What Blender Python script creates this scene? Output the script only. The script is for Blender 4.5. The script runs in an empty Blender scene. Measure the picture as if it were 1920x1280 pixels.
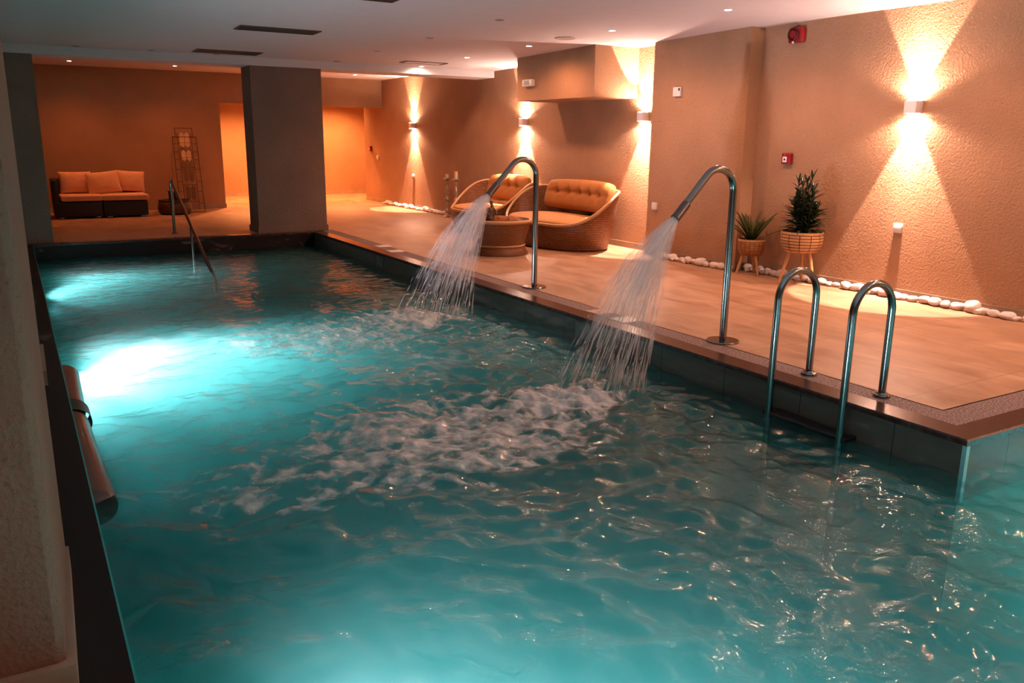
import bpy, math, random
import numpy as np
from mathutils import Vector, Matrix, noise as mnoise

random.seed(7)
rng = np.random.default_rng(11)
SC = bpy.context.scene
COL = SC.collection
PI = math.pi

# ------------------------------------------------------------------ helpers
class MB:
    """collects vertices / faces / uvs of one mesh"""
    def __init__(s):
        s.v = []; s.f = []; s.uv = []; s.mi = []
    def quad(s, ids, uv=None, mi=0):
        s.f.append(tuple(ids)); s.uv.append(uv); s.mi.append(mi)
    def box(s, x0, x1, y0, y1, z0, z1, mi=0):
        n = len(s.v)
        s.v += [(x0,y0,z0),(x1,y0,z0),(x1,y1,z0),(x0,y1,z0),(x0,y0,z1),(x1,y0,z1),(x1,y1,z1),(x0,y1,z1)]
        for q in ((0,3,2,1),(4,5,6,7),(0,1,5,4),(1,2,6,5),(2,3,7,6),(3,0,4,7)):
            s.quad([n+i for i in q], mi=mi)
        return s
    def rbox(s, c, size, r=0.01, rot=None, seg=3):
        """rounded box centred at c"""
        hx, hy, hz = [d/2 for d in size]; r = min(r, hx*.98, hy*.98, hz*.98)
        n0 = len(s.v); k = 4*seg
        rings = []
        for j in range(2*seg+2):
            jj = j if j <= seg else j-1
            a = -PI/2 + (PI/2)*(jj/seg)
            zc = (-hz+r) if j <= seg else (hz-r)
            ring = []
            for i in range(4*(seg+1)):
                qd, ii = divmod(i, seg+1)
                b = PI/2*qd + (PI/2)*(ii/seg)
                cx = (hx-r)*(1 if qd in (0,3) else -1); cy = (hy-r)*(1 if qd in (0,1) else -1)
                p = Vector((cx+r*math.cos(a)*math.cos(b), cy+r*math.cos(a)*math.sin(b), zc+r*math.sin(a)))
                if rot is not None: p = rot @ p
                ring.append(len(s.v)); s.v.append(tuple(p+Vector(c)))
            rings.append(ring)
        m = len(rings[0])
        for j in range(len(rings)-1):
            for i in range(m):
                s.quad((rings[j][i], rings[j][(i+1)%m], rings[j+1][(i+1)%m], rings[j+1][i]))
        s.quad(rings[0][::-1]); s.quad(rings[-1])
        return s
    def lathe(s, prof, c=(0,0,0), n=32, cap=True, uvs=None, axis=None):
        """prof = [(r,z)...] bottom to top"""
        base = len(s.v); R = axis.to_track_quat('Z','Y').to_matrix() if axis is not None else None
        L = len(prof)
        for (r, z) in prof:
            for i in range(n):
                a = 2*PI*i/n
                p = Vector((r*math.cos(a), r*math.sin(a), z))
                if R is not None: p = R @ p
                s.v.append((c[0]+p.x, c[1]+p.y, c[2]+p.z))
        for j in range(L-1):
            for i in range(n):
                i2 = (i+1) % n
                s.quad((base+j*n+i, base+j*n+i2, base+(j+1)*n+i2, base+(j+1)*n+i),
                       ((i/n, j/(L-1)), ((i+1)/n, j/(L-1)), ((i+1)/n, (j+1)/(L-1)), (i/n, (j+1)/(L-1))))
        if cap:
            s.quad([base+i for i in range(n)][::-1]); s.quad([base+(L-1)*n+i for i in range(n)])
        return s
    def tube(s, pts, rad, n=12, cap=True):
        pts = [Vector(p) for p in pts]
        if not hasattr(rad, '__len__'): rad = [rad]*len(pts)
        base = len(s.v)
        t0 = (pts[1]-pts[0]).normalized()
        up = Vector((0,0,1)) if abs(t0.z) < .9 else Vector((1,0,0))
        u = t0.cross(up).normalized()
        for k, p in enumerate(pts):
            if k == 0: t = pts[1]-pts[0]
            elif k == len(pts)-1: t = pts[-1]-pts[-2]
            else: t = (pts[k+1]-pts[k]).normalized()+(pts[k]-pts[k-1]).normalized()
            t.normalize()
            u = (u - t*u.dot(t)).normalized(); w = t.cross(u)
            for i in range(n):
                a = 2*PI*i/n
                q = p + (u*math.cos(a)+w*math.sin(a))*rad[k]
                s.v.append(tuple(q))
        for k in range(len(pts)-1):
            for i in range(n):
                i2 = (i+1)%n
                s.quad((base+k*n+i, base+k*n+i2, base+(k+1)*n+i2, base+(k+1)*n+i))
        if cap:
            s.quad([base+i for i in range(n)][::-1]); s.quad([base+(len(pts)-1)*n+i for i in range(n)])
        return s
    def surf(s, fn, nu, nv, closed_u=False, us=1, vs=1):
        base = len(s.v)
        mu = nu if closed_u else nu+1
        for j in range(nv+1):
            for i in range(mu):
                s.v.append(tuple(fn(i/nu, j/nv)))
        for j in range(nv):
            for i in range(nu):
                i2 = (i+1) % mu if closed_u else i+1
                s.quad((base+j*mu+i, base+j*mu+i2, base+(j+1)*mu+i2, base+(j+1)*mu+i),
                       ((i/nu*us, j/nv*vs), ((i+1)/nu*us, j/nv*vs), ((i+1)/nu*us, (j+1)/nv*vs), (i/nu*us, (j+1)/nv*vs)))
        return s
    def build(s, name, mats, parent=None, smooth=True, loc=None, angle=40):
        me = bpy.data.meshes.new(name)
        me.from_pydata(s.v, [], s.f)
        if any(u is not None for u in s.uv):
            ul = me.uv_layers.new(name='UVMap'); k = 0
            for f, u in zip(s.f, s.uv):
                for i in range(len(f)):
                    if u is not None: ul.data[k].uv = u[i]
                    k += 1
        if not isinstance(mats, (list, tuple)): mats = [mats]
        for m in mats: me.materials.append(m)
        if any(s.mi):
            me.polygons.foreach_set('material_index', s.mi)
        if smooth:
            me.shade_smooth(); me.set_sharp_from_angle(angle=math.radians(angle))
        me.update()
        o = bpy.data.objects.new(name, me); COL.objects.link(o)
        if parent is not None: o.parent = parent
        if loc is not None: o.location = loc
        return o

def tag(o, label=None, cat=None, group=None, kind=None):
    if label: o['label'] = label
    if cat: o['category'] = cat
    if group: o['group'] = group
    if kind: o['kind'] = kind
    return o
def empty(name, loc, rz=0, label=None, cat=None, group=None, kind=None):
    o = bpy.data.objects.new(name, None); COL.objects.link(o)
    o.location = loc; o.rotation_euler = (0,0,rz); o.empty_display_size = .1
    return tag(o, label, cat, group, kind)
def dup(root, loc=None, rz=None):
    r = root.copy(); COL.objects.link(r)
    for ch in list(root.children):
        c = ch.copy(); COL.objects.link(c); c.parent = r
        for g in list(ch.children):
            d = g.copy(); COL.objects.link(d); d.parent = c
    if loc is not None: r.location = loc
    if rz is not None: r.rotation_euler = (0,0,rz)
    return r
def struct(mb, name, mat, label=None, cat=None, smooth=False):
    o = mb.build(name, mat, smooth=smooth); o['kind'] = 'structure'
    return tag(o, label, cat)

# ------------------------------------------------------------------ materials
def new_mat(name):
    m = bpy.data.materials.new(name); m.use_nodes = True
    nt = m.node_tree; b = nt.nodes['Principled BSDF']
    return m, nt, b
def N(nt, t, **kw):
    n = nt.nodes.new(t)
    for k, v in kw.items(): setattr(n, k, v)
    return n
def ramp(nt, stops):
    r = N(nt, 'ShaderNodeValToRGB')
    el = r.color_ramp.elements
    while len(el) > 1: el.remove(el[-1])
    for i, (p, c) in enumerate(stops):
        e = el[0] if i == 0 else el.new(p)
        e.position = p; e.color = (c[0], c[1], c[2], 1) if hasattr(c, '__len__') else (c, c, c, 1)
    return r
def simple(name, col, rough=.6, metal=0, bump=0, bscale=200, var=0, vscale=8, spec=None, coat=0):
    m, nt, b = new_mat(name)
    b.inputs['Roughness'].default_value = rough; b.inputs['Metallic'].default_value = metal
    b.inputs['Base Color'].default_value = (*col, 1)
    if spec is not None: b.inputs['Specular IOR Level'].default_value = spec
    if coat: b.inputs['Coat Weight'].default_value = coat
    tc = N(nt, 'ShaderNodeTexCoord')
    if var:
        nz = N(nt, 'ShaderNodeTexNoise'); nz.inputs['Scale'].default_value = vscale; nz.inputs['Detail'].default_value = 5
        nt.links.new(tc.outputs['Object'], nz.inputs['Vector'])
        r = ramp(nt, [(.3, [c*(1-var) for c in col]), (.7, [min(1, c*(1+var)) for c in col])])
        nt.links.new(nz.outputs['Fac'], r.inputs['Fac']); nt.links.new(r.outputs['Color'], b.inputs['Base Color'])
    if bump:
        n2 = N(nt, 'ShaderNodeTexNoise'); n2.inputs['Scale'].default_value = bscale; n2.inputs['Detail'].default_value = 4
        nt.links.new(tc.outputs['Object'], n2.inputs['Vector'])
        bp = N(nt, 'ShaderNodeBump'); bp.inputs['Strength'].default_value = bump; bp.inputs['Distance'].default_value = .01
        nt.links.new(n2.outputs['Fac'], bp.inputs['Height']); nt.links.new(bp.outputs['Normal'], b.inputs['Normal'])
    return m
def emit(name, col, strength):
    m, nt, b = new_mat(name)
    b.inputs['Base Color'].default_value = (*col, 1)
    b.inputs['Emission Color'].default_value = (*col, 1); b.inputs['Emission Strength'].default_value = strength
    return m

def plaster(name, col, dist=.012):
    m, nt, b = new_mat(name); b.inputs['Roughness'].default_value = .95; b.inputs['Specular IOR Level'].default_value = .15
    tc = N(nt, 'ShaderNodeTexCoord')
    big = N(nt, 'ShaderNodeTexNoise'); big.inputs['Scale'].default_value = 1.6; big.inputs['Detail'].default_value = 6
    fine = N(nt, 'ShaderNodeTexNoise'); fine.inputs['Scale'].default_value = 38; fine.inputs['Detail'].default_value = 5; fine.inputs['Roughness'].default_value = .65
    vor = N(nt, 'ShaderNodeTexVoronoi'); vor.inputs['Scale'].default_value = 60
    for n in (big, fine, vor): nt.links.new(tc.outputs['Object'], n.inputs['Vector'])
    r = ramp(nt, [(.3, [c*.88 for c in col]), (.7, [c*1.08 for c in col])])
    nt.links.new(big.outputs['Fac'], r.inputs['Fac'])
    pit = ramp(nt, [(.26, .62), (.40, 1.0)]); nt.links.new(fine.outputs['Fac'], pit.inputs['Fac'])
    mx = N(nt, 'ShaderNodeMix', data_type='RGBA', blend_type='MULTIPLY'); mx.inputs[0].default_value = 1
    nt.links.new(r.outputs['Color'], mx.inputs[6]); nt.links.new(pit.outputs['Color'], mx.inputs[7])
    nt.links.new(mx.outputs[2], b.inputs['Base Color'])
    ad = N(nt, 'ShaderNodeMath', operation='MULTIPLY_ADD'); ad.inputs[1].default_value = .35
    nt.links.new(vor.outputs['Distance'], ad.inputs[0]); nt.links.new(fine.outputs['Fac'], ad.inputs[2])
    bp = N(nt, 'ShaderNodeBump'); bp.inputs['Strength'].default_value = .8; bp.inputs['Distance'].default_value = dist
    nt.links.new(ad.outputs[0], bp.inputs['Height']); nt.links.new(bp.outputs['Normal'], b.inputs['Normal'])
    return m

M = {}
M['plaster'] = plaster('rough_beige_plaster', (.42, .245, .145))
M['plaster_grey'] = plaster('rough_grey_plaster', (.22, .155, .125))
M['ceiling'] = simple('ceiling_paint', (.71, .695, .735), .9, var=.02)
M['skirt'] = simple('skirting_tile', (.34, .24, .17), .6, var=.15, vscale=5)
M['white_plastic'] = simple('white_plastic', (.8, .77, .74), .35)
M['grey_plastic'] = simple('grey_plastic', (.45, .43, .42), .45)
M['red_plastic'] = simple('red_plastic', (.26, .004, .008), .35)
M['dark_red'] = simple('dark_red_plastic', (.06, .003, .004), .5)
M['black'] = simple('black_plastic', (.012, .011, .011), .45)
M['vent'] = simple('vent_metal', (.07, .06, .055), .5)
M['frame_white'] = simple('vent_frame_paint', (.5, .46, .44), .6)
M['steel'] = simple('brushed_steel', (.27, .275, .27), .17, metal=1)
M['steel_dark'] = simple('dark_steel', (.16, .15, .15), .3, metal=1)
M['marker'] = simple('marker_tile', (.78, .74, .72), .35, var=.05, vscale=60)
M['marker_grey'] = simple('grey_marker_tile', (.20, .19, .17), .4, var=.2, vscale=30)
M['stone'] = simple('white_pebble', (.78, .70, .66), .55, bump=.12, bscale=60, var=.06, vscale=12)
M['cushion_tan'] = simple('tan_cushion_fabric', (.40, .155, .036), .85, bump=.08, bscale=500, var=.05)
M['cushion_ochre'] = simple('ochre_seat_fabric', (.47, .22, .075), .85, bump=.08, bscale=500, var=.04)
M['cushion_orange'] = simple('pale_sofa_fabric', (.85, .48, .27), .9, bump=.08, bscale=300, var=.05)
M['rim'] = simple('rattan_rim', (.46, .24, .10), .45, bump=.3, bscale=90)
M['rattan_dark'] = simple('dark_rattan', (.010, .008, .008), .6, bump=.4, bscale=70)
M['glass'] = simple('table_glass', (.11, .07, .05), .06, coat=.5)
M['candle'] = simple('candle_wax', (.72, .55, .36), .5)
M['silver_wood'] = simple('distressed_silver', (.40, .33, .27), .35, metal=.45, var=.45, vscale=28, bump=.3, bscale=40)
M['figurine'] = simple('bronze_figurine', (.13, .08, .05), .35, metal=.5, var=.3, vscale=40)
M['wood_leg'] = simple('pale_wood', (.55, .30, .13), .5, var=.15, vscale=20)
M['leaf'] = simple('dark_leaf', (.018, .035, .013), .4, var=.4, vscale=20)
M['leaf2'] = simple('fern_leaf', (.05, .085, .012), .45, var=.35, vscale=25)
M['soil'] = simple('soil', (.02, .013, .008), .9)
M['bar'] = simple('rusty_iron', (.035, .018, .010), .6, metal=.3)
M['screen_panel_shaded'] = simple('screen_panel_metal_shaded', (.10, .055, .032), .5, metal=.2)  # lower screen panels, their shade put into the colour
M['brown_roll'] = simple('glossy_brown', (.11, .046, .032), .3, var=.12, vscale=9, coat=.15)
M['strap'] = simple('black_strap', (.018, .017, .017), .5)
M['lens'] = emit('lamp_lens', (1, .82, .66), 160)
M['sconce_lens'] = emit('sconce_lens', (1, .80, .62), 380)
M['led'] = emit('green_led', (.3, 1, .3), 1.2)
M['sconce'] = simple('sconce_white', (.85, .80, .80), .5)
M['cyan_trim'] = simple('corner_trim_metal', (.40, .66, .68), .3, metal=.3)

def coping_mats():
    m, nt, b = new_mat('granite_rough'); b.inputs['Roughness'].default_value = .7
    tc = N(nt, 'ShaderNodeTexCoord'); nz = N(nt, 'ShaderNodeTexNoise'); nz.inputs['Scale'].default_value = 95; nz.inputs['Detail'].default_value = 3
    nt.links.new(tc.outputs['Object'], nz.inputs['Vector'])
    r = ramp(nt, [(.36, (.035, .02, .022)), (.47, (.15, .095, .09)), (.58, (.24, .165, .15)), (.66, (.40, .30, .28))])
    nt.links.new(nz.outputs['Fac'], r.inputs['Fac']); nt.links.new(r.outputs['Color'], b.inputs['Base Color'])
    bp = N(nt, 'ShaderNodeBump'); bp.inputs['Strength'].default_value = .4; bp.inputs['Distance'].default_value = .004
    nt.links.new(nz.outputs['Fac'], bp.inputs['Height']); nt.links.new(bp.outputs['Normal'], b.inputs['Normal'])
    p, nt, b = new_mat('granite_polished'); b.inputs['Roughness'].default_value = .22; b.inputs['Specular IOR Level'].default_value = .35
    tc = N(nt, 'ShaderNodeTexCoord'); nz = N(nt, 'ShaderNodeTexNoise'); nz.inputs['Scale'].default_value = 22; nz.inputs['Detail'].default_value = 6
    nt.links.new(tc.outputs['Object'], nz.inputs['Vector'])
    r = ramp(nt, [(.35, (.035, .014, .012)), (.6, (.065, .028, .023)), (.75, (.10, .05, .043))])
    nt.links.new(nz.outputs['Fac'], r.inputs['Fac']); nt.links.new(r.outputs['Color'], b.inputs['Base Color'])
    return m, p
M['granite'], M['granite_pol'] = coping_mats()

def slate(name, base, veins, tile):
    m, nt, b = new_mat(name); b.inputs['Roughness'].default_value = .35
    tc = N(nt, 'ShaderNodeTexCoord')
    nz = N(nt, 'ShaderNodeTexNoise'); nz.inputs['Scale'].default_value = 3.5; nz.inputs['Detail'].default_value = 9; nz.inputs['Distortion'].default_value = 1.2
    mp = N(nt, 'ShaderNodeMapping'); mp.inputs['Rotation'].default_value = (.5, .5, .5); mp.inputs['Scale'].default_value = (1, .35, 2.0)
    nt.links.new(tc.outputs['Object'], mp.inputs['Vector']); nt.links.new(mp.outputs['Vector'], nz.inputs['Vector'])
    r = ramp(nt, [(.35, [c*.7 for c in base]), (.62, base), (.70, veins), (.76, base)])
    nt.links.new(nz.outputs['Fac'], r.inputs['Fac'])
    out = r.outputs['Color']
    if tile:
        sp = N(nt, 'ShaderNodeSeparateXYZ'); nt.links.new(tc.outputs['Object'], sp.inputs[0])
        su = N(nt, 'ShaderNodeMath', operation='ADD'); nt.links.new(sp.outputs[0], su.inputs[0]); nt.links.new(sp.outputs[1], su.inputs[1])
        of = N(nt, 'ShaderNodeMath', operation='SUBTRACT'); of.inputs[1].default_value = tile[1]; nt.links.new(su.outputs[0], of.inputs[0])
        dv = N(nt, 'ShaderNodeMath', operation='DIVIDE'); dv.inputs[1].default_value = tile[0]; nt.links.new(of.outputs[0], dv.inputs[0])
        fr = N(nt, 'ShaderNodeMath', operation='FRACT'); nt.links.new(dv.outputs[0], fr.inputs[0])
        lt = N(nt, 'ShaderNodeMath', operation='LESS_THAN'); lt.inputs[1].default_value = .008; nt.links.new(fr.outputs[0], lt.inputs[0])
        mx = N(nt, 'ShaderNodeMix', data_type='RGBA'); nt.links.new(lt.outputs[0], mx.inputs[0]); nt.links.new(out, mx.inputs[6])
        mx.inputs[7].default_value = (.006, .005, .005, 1); out = mx.outputs[2]
    nt.links.new(out, b.inputs['Base Color'])
    bp = N(nt, 'ShaderNodeBump'); bp.inputs['Strength'].default_value = .25; bp.inputs['Distance'].default_value = .01
    nt.links.new(nz.outputs['Fac'], bp.inputs['Height']); nt.links.new(bp.outputs['Normal'], b.inputs['Normal'])
    return m
M['slate'] = slate('dark_slate_tile', (.165, .122, .10), (.26, .21, .18), (.625, 3.89+3.19))
M['black_stone'] = slate('black_veined_stone', (.012, .008, .008), (.12, .075, .07), None)
M['black_stone'].node_tree.nodes['Principled BSDF'].inputs['Roughness'].default_value = .5
M['black_stone'].node_tree.nodes['Principled BSDF'].inputs['Specular IOR Level'].default_value = .2

def mosaic():
    m, nt, b = new_mat('turquoise_mosaic'); b.inputs['Roughness'].default_value = .4
    tc = N(nt, 'ShaderNodeTexCoord'); br = N(nt, 'ShaderNodeTexBrick'); br.offset = 0
    br.inputs['Scale'].default_value = 18; br.inputs['Mortar Size'].default_value = .03
    br.inputs['Color1'].default_value = (.03, .44, .42, 1); br.inputs['Color2'].default_value = (.04, .50, .47, 1); br.inputs['Mortar'].default_value = (.10, .45, .43, 1)
    br.inputs['Brick Width'].default_value = 1; br.inputs['Row Height'].default_value = 1
    nt.links.new(tc.outputs['Object'], br.inputs['Vector']); nt.links.new(br.outputs['Color'], b.inputs['Base Color'])
    return m
M['mosaic'] = mosaic()

def deck():
    m, nt, b = new_mat('beige_deck_tile'); b.inputs['Roughness'].default_value = .42; b.inputs['Specular IOR Level'].default_value = .35
    tc = N(nt, 'ShaderNodeTexCoord')
    mp = N(nt, 'ShaderNodeMapping'); mp.inputs['Rotation'].default_value = (0, 0, PI/2); mp.inputs['Location'].default_value = (.35, .12, 0)
    nt.links.new(tc.outputs['Object'], mp.inputs['Vector'])
    br = N(nt, 'ShaderNodeTexBrick'); br.offset = .0; br.inputs['Scale'].default_value = 1
    br.inputs['Brick Width'].default_value = 1.2; br.inputs['Row Height'].default_value = .6; br.inputs['Mortar Size'].default_value = .0028; br.inputs['Mortar Smooth'].default_value = .2
    nt.links.new(mp.outputs['Vector'], br.inputs['Vector'])
    nz = N(nt, 'ShaderNodeTexNoise'); nz.inputs['Scale'].default_value = 2.2; nz.inputs['Detail'].default_value = 8; nz.inputs['Roughness'].default_value = .6; nz.inputs['Distortion'].default_value = .6
    mp2 = N(nt, 'ShaderNodeMapping'); mp2.inputs['Scale'].default_value = (2.2, .8, 1)
    nt.links.new(tc.outputs['Object'], mp2.inputs['Vector']); nt.links.new(mp2.outputs['Vector'], nz.inputs['Vector'])
    r = ramp(nt, [(.3, (.30, .165, .095)), (.5, (.43, .255, .155)), (.7, (.55, .345, .22))])
    nt.links.new(nz.outputs['Fac'], r.inputs['Fac'])
    mx = N(nt, 'ShaderNodeMix', data_type='RGBA'); nt.links.new(br.outputs['Fac'], mx.inputs[0]); nt.links.new(r.outputs['Color'], mx.inputs[6])
    mx.inputs[7].default_value = (.22, .14, .09, 1)
    nt.links.new(mx.outputs[2], b.inputs['Base Color'])
    rr = ramp(nt, [(.3, .34), (.7, .55)]); nt.links.new(nz.outputs['Fac'], rr.inputs['Fac']); nt.links.new(rr.outputs['Color'], b.inputs['Roughness'])
    return m
M['deck'] = deck()

def wicker(name, c1, c2, gap, bw, rh, scale=1.0, off=.5):
    m, nt, b = new_mat(name); b.inputs['Roughness'].default_value = .42
    uv = N(nt, 'ShaderNodeUVMap'); br = N(nt, 'ShaderNodeTexBrick'); br.offset = .5
    br.inputs['Scale'].default_value = scale; br.inputs['Brick Width'].default_value = bw; br.inputs['Row Height'].default_value = rh
    br.offset = off; br.inputs['Mortar Size'].default_value = rh*.17; br.inputs['Mortar Smooth'].default_value = .5; br.inputs['Bias'].default_value = 0
    br.inputs['Color1'].default_value = (*c1, 1); br.inputs['Color2'].default_value = (*c2, 1); br.inputs['Mortar'].default_value = (*gap, 1)
    nt.links.new(uv.outputs['UV'], br.inputs['Vector']); nt.links.new(br.outputs['Color'], b.inputs['Base Color'])
    inv = N(nt, 'ShaderNodeMath', operation='SUBTRACT'); inv.inputs[0].default_value = 1; nt.links.new(br.outputs['Fac'], inv.inputs[1])
    bp = N(nt, 'ShaderNodeBump'); bp.inputs['Strength'].default_value = .9; bp.inputs['Distance'].default_value = .012
    nt.links.new(inv.outputs[0], bp.inputs['Height']); nt.links.new(bp.outputs['Normal'], b.inputs['Normal'])
    return m
# uv in metres: u along the weave, v across
M['wicker'] = wicker('honey_wicker', (.30, .115, .034), (.22, .078, .022), (.018, .005, .003), .056, .024)
M['wicker_fine'] = wicker('fine_wicker', (.30, .11, .03), (.22, .078, .02), (.025, .008, .003), .034, .0145)
M['planter'] = wicker('bamboo_planter_wide', (.64, .36, .15), (.52, .26, .09), (.06, .015, .006), .11, .030, off=0)
M['planter2'] = wicker('bamboo_planter', (.50, .22, .065), (.38, .15, .04), (.09, .03, .01), .05, .02, off=0)
M['basket'] = wicker('dark_basket', (.16, .075, .035), (.10, .045, .02), (.012, .006, .004), .06, .035)

# water: mirror reflection by Fresnel over a see-through surface, turquoise scattering body
def water_mat():
    m, nt, b = new_mat('pool_water'); nt.nodes.remove(b)
    out = nt.nodes['Material Output']
    tc = N(nt, 'ShaderNodeTexCoord')
    n1 = N(nt, 'ShaderNodeTexNoise'); n1.inputs['Scale'].default_value = 9; n1.inputs['Detail'].default_value = 4; n1.inputs['Roughness'].default_value = .55; n1.inputs['Distortion'].default_value = .8
    nt.links.new(tc.outputs['Object'], n1.inputs['Vector'])
    n3 = N(nt, 'ShaderNodeTexNoise'); n3.inputs['Scale'].default_value = 34; n3.inputs['Detail'].default_value = 2; n3.inputs['Distortion'].default_value = .5
    nt.links.new(tc.outputs['Object'], n3.inputs['Vector'])
    ma = N(nt, 'ShaderNodeMath', operation='MULTIPLY_ADD'); ma.inputs[1].default_value = .16
    nt.links.new(n3.outputs['Fac'], ma.inputs[0]); nt.links.new(n1.outputs['Fac'], ma.inputs[2])
    bp = N(nt, 'ShaderNodeBump'); bp.inputs['Strength'].default_value = 1.0; bp.inputs['Distance'].default_value = .015
    n4 = N(nt, 'ShaderNodeTexNoise'); n4.inputs['Scale'].default_value = 1.1; n4.inputs['Detail'].default_value = 2; nt.links.new(tc.outputs['Object'], n4.inputs['Vector'])
    r4 = ramp(nt, [(.36, .25), (.66, 1.0)]); nt.links.new(n4.outputs['Fac'], r4.inputs['Fac'])
    mm = N(nt, 'ShaderNodeMath', operation='MULTIPLY'); nt.links.new(ma.outputs[0], mm.inputs[0]); nt.links.new(r4.outputs['Color'], mm.inputs[1])
    nt.links.new(mm.outputs[0], bp.inputs['Height'])
    fr = N(nt, 'ShaderNodeFresnel'); fr.inputs['IOR'].default_value = 1.40; nt.links.new(bp.outputs['Normal'], fr.inputs['Normal'])
    tr = N(nt, 'ShaderNodeBsdfTransparent'); tr.inputs['Color'].default_value = (.93, .98, .98, 1)
    gl = N(nt, 'ShaderNodeBsdfGlossy'); gl.inputs['Roughness'].default_value = .055; nt.links.new(bp.outputs['Normal'], gl.inputs['Normal'])
    tl = N(nt, 'ShaderNodeBsdfTranslucent'); tl.inputs['Color'].default_value = (.55, .9, .9, 1); nt.links.new(bp.outputs['Normal'], tl.inputs['Normal'])
    m0 = N(nt, 'ShaderNodeMixShader'); m0.inputs[0].default_value = .06
    nt.links.new(tr.outputs[0], m0.inputs[1]); nt.links.new(tl.outputs[0], m0.inputs[2])
    mx = N(nt, 'ShaderNodeMixShader'); nt.links.new(fr.outputs[0], mx.inputs[0]); nt.links.new(m0.outputs[0], mx.inputs[1]); nt.links.new(gl.outputs[0], mx.inputs[2])
    nt.links.new(mx.outputs[0], out.inputs['Surface'])
    vs = N(nt, 'ShaderNodeVolumeScatter'); vs.inputs['Color'].default_value = (.22, .93, .85, 1); vs.inputs['Density'].default_value = WATER_SCAT; vs.inputs['Anisotropy'].default_value = .2
    va = N(nt, 'ShaderNodeVolumeAbsorption'); va.inputs['Color'].default_value = (.0, .90, .83, 1); va.inputs['Density'].default_value = WATER_ABS
    ad = N(nt, 'ShaderNodeAddShader'); nt.links.new(vs.outputs[0], ad.inputs[0]); nt.links.new(va.outputs[0], ad.inputs[1])
    nt.links.new(ad.outputs[0], out.inputs['Volume'])
    return m
WATER_SCAT, WATER_ABS = 1.1, 1.0
M['water'] = water_mat()

def spray_mat(name, op, col=(.96, .93, .91)):
    m, nt, b = new_mat(name); nt.nodes.remove(b); out = nt.nodes['Material Output']
    tr = N(nt, 'ShaderNodeBsdfTransparent'); df = N(nt, 'ShaderNodeBsdfDiffuse'); df.inputs['Color'].default_value = (*col, 1)
    tl = N(nt, 'ShaderNodeBsdfTranslucent'); tl.inputs['Color'].default_value = (*col, 1)
    gl = N(nt, 'ShaderNodeBsdfGlossy'); gl.inputs['Roughness'].default_value = .15
    a = N(nt, 'ShaderNodeMixShader'); a.inputs[0].default_value = .3; nt.links.new(df.outputs[0], a.inputs[1]); nt.links.new(tl.outputs[0], a.inputs[2])
    c = N(nt, 'ShaderNodeMixShader'); c.inputs[0].default_value = .12; nt.links.new(a.outputs[0], c.inputs[1]); nt.links.new(gl.outputs[0], c.inputs[2])
    mx = N(nt, 'ShaderNodeMixShader'); mx.inputs[0].default_value = op; nt.links.new(tr.outputs[0], mx.inputs[1]); nt.links.new(c.outputs[0], mx.inputs[2])
    nt.links.new(mx.outputs[0], out.inputs['Surface'])
    return m, nt, mx
def jet_mat():
    m, nt, mx = spray_mat('water_spray', .5)
    at = N(nt, 'ShaderNodeAttribute'); at.attribute_name = 'cover'
    uv = N(nt, 'ShaderNodeUVMap'); mp = N(nt, 'ShaderNodeMapping'); mp.inputs['Scale'].default_value = (3.2, 3.0, 1)
    nz = N(nt, 'ShaderNodeTexNoise'); nz.inputs['Scale'].default_value = 1; nz.inputs['Detail'].default_value = 5; nz.inputs['Roughness'].default_value = .6
    nt.links.new(uv.outputs['UV'], mp.inputs['Vector']); nt.links.new(mp.outputs['Vector'], nz.inputs['Vector'])
    r = ramp(nt, [(.34, 0.0), (.52, 1.0), (.72, 1.6)]); nt.links.new(nz.outputs['Fac'], r.inputs['Fac'])
    # smoother where the sheet is dense, streaky where it thins out
    mr = N(nt, 'ShaderNodeMapRange'); mr.inputs['From Min'].default_value = .22; mr.inputs['From Max'].default_value = .5; mr.inputs['To Min'].default_value = 1; mr.inputs['To Max'].default_value = .15
    nt.links.new(at.outputs['Fac'], mr.inputs['Value'])
    bl = N(nt, 'ShaderNodeMix', data_type='FLOAT'); nt.links.new(mr.outputs['Result'], bl.inputs[0]); bl.inputs[2].default_value = 1; nt.links.new(r.outputs['Color'], bl.inputs[3])
    mu = N(nt, 'ShaderNodeMath', operation='MULTIPLY', use_clamp=True); nt.links.new(at.outputs['Fac'], mu.inputs[0]); nt.links.new(bl.outputs[0], mu.inputs[1])
    nt.links.new(mu.outputs[0], mx.inputs[0])
    return m
M['spray'] = jet_mat()
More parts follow.
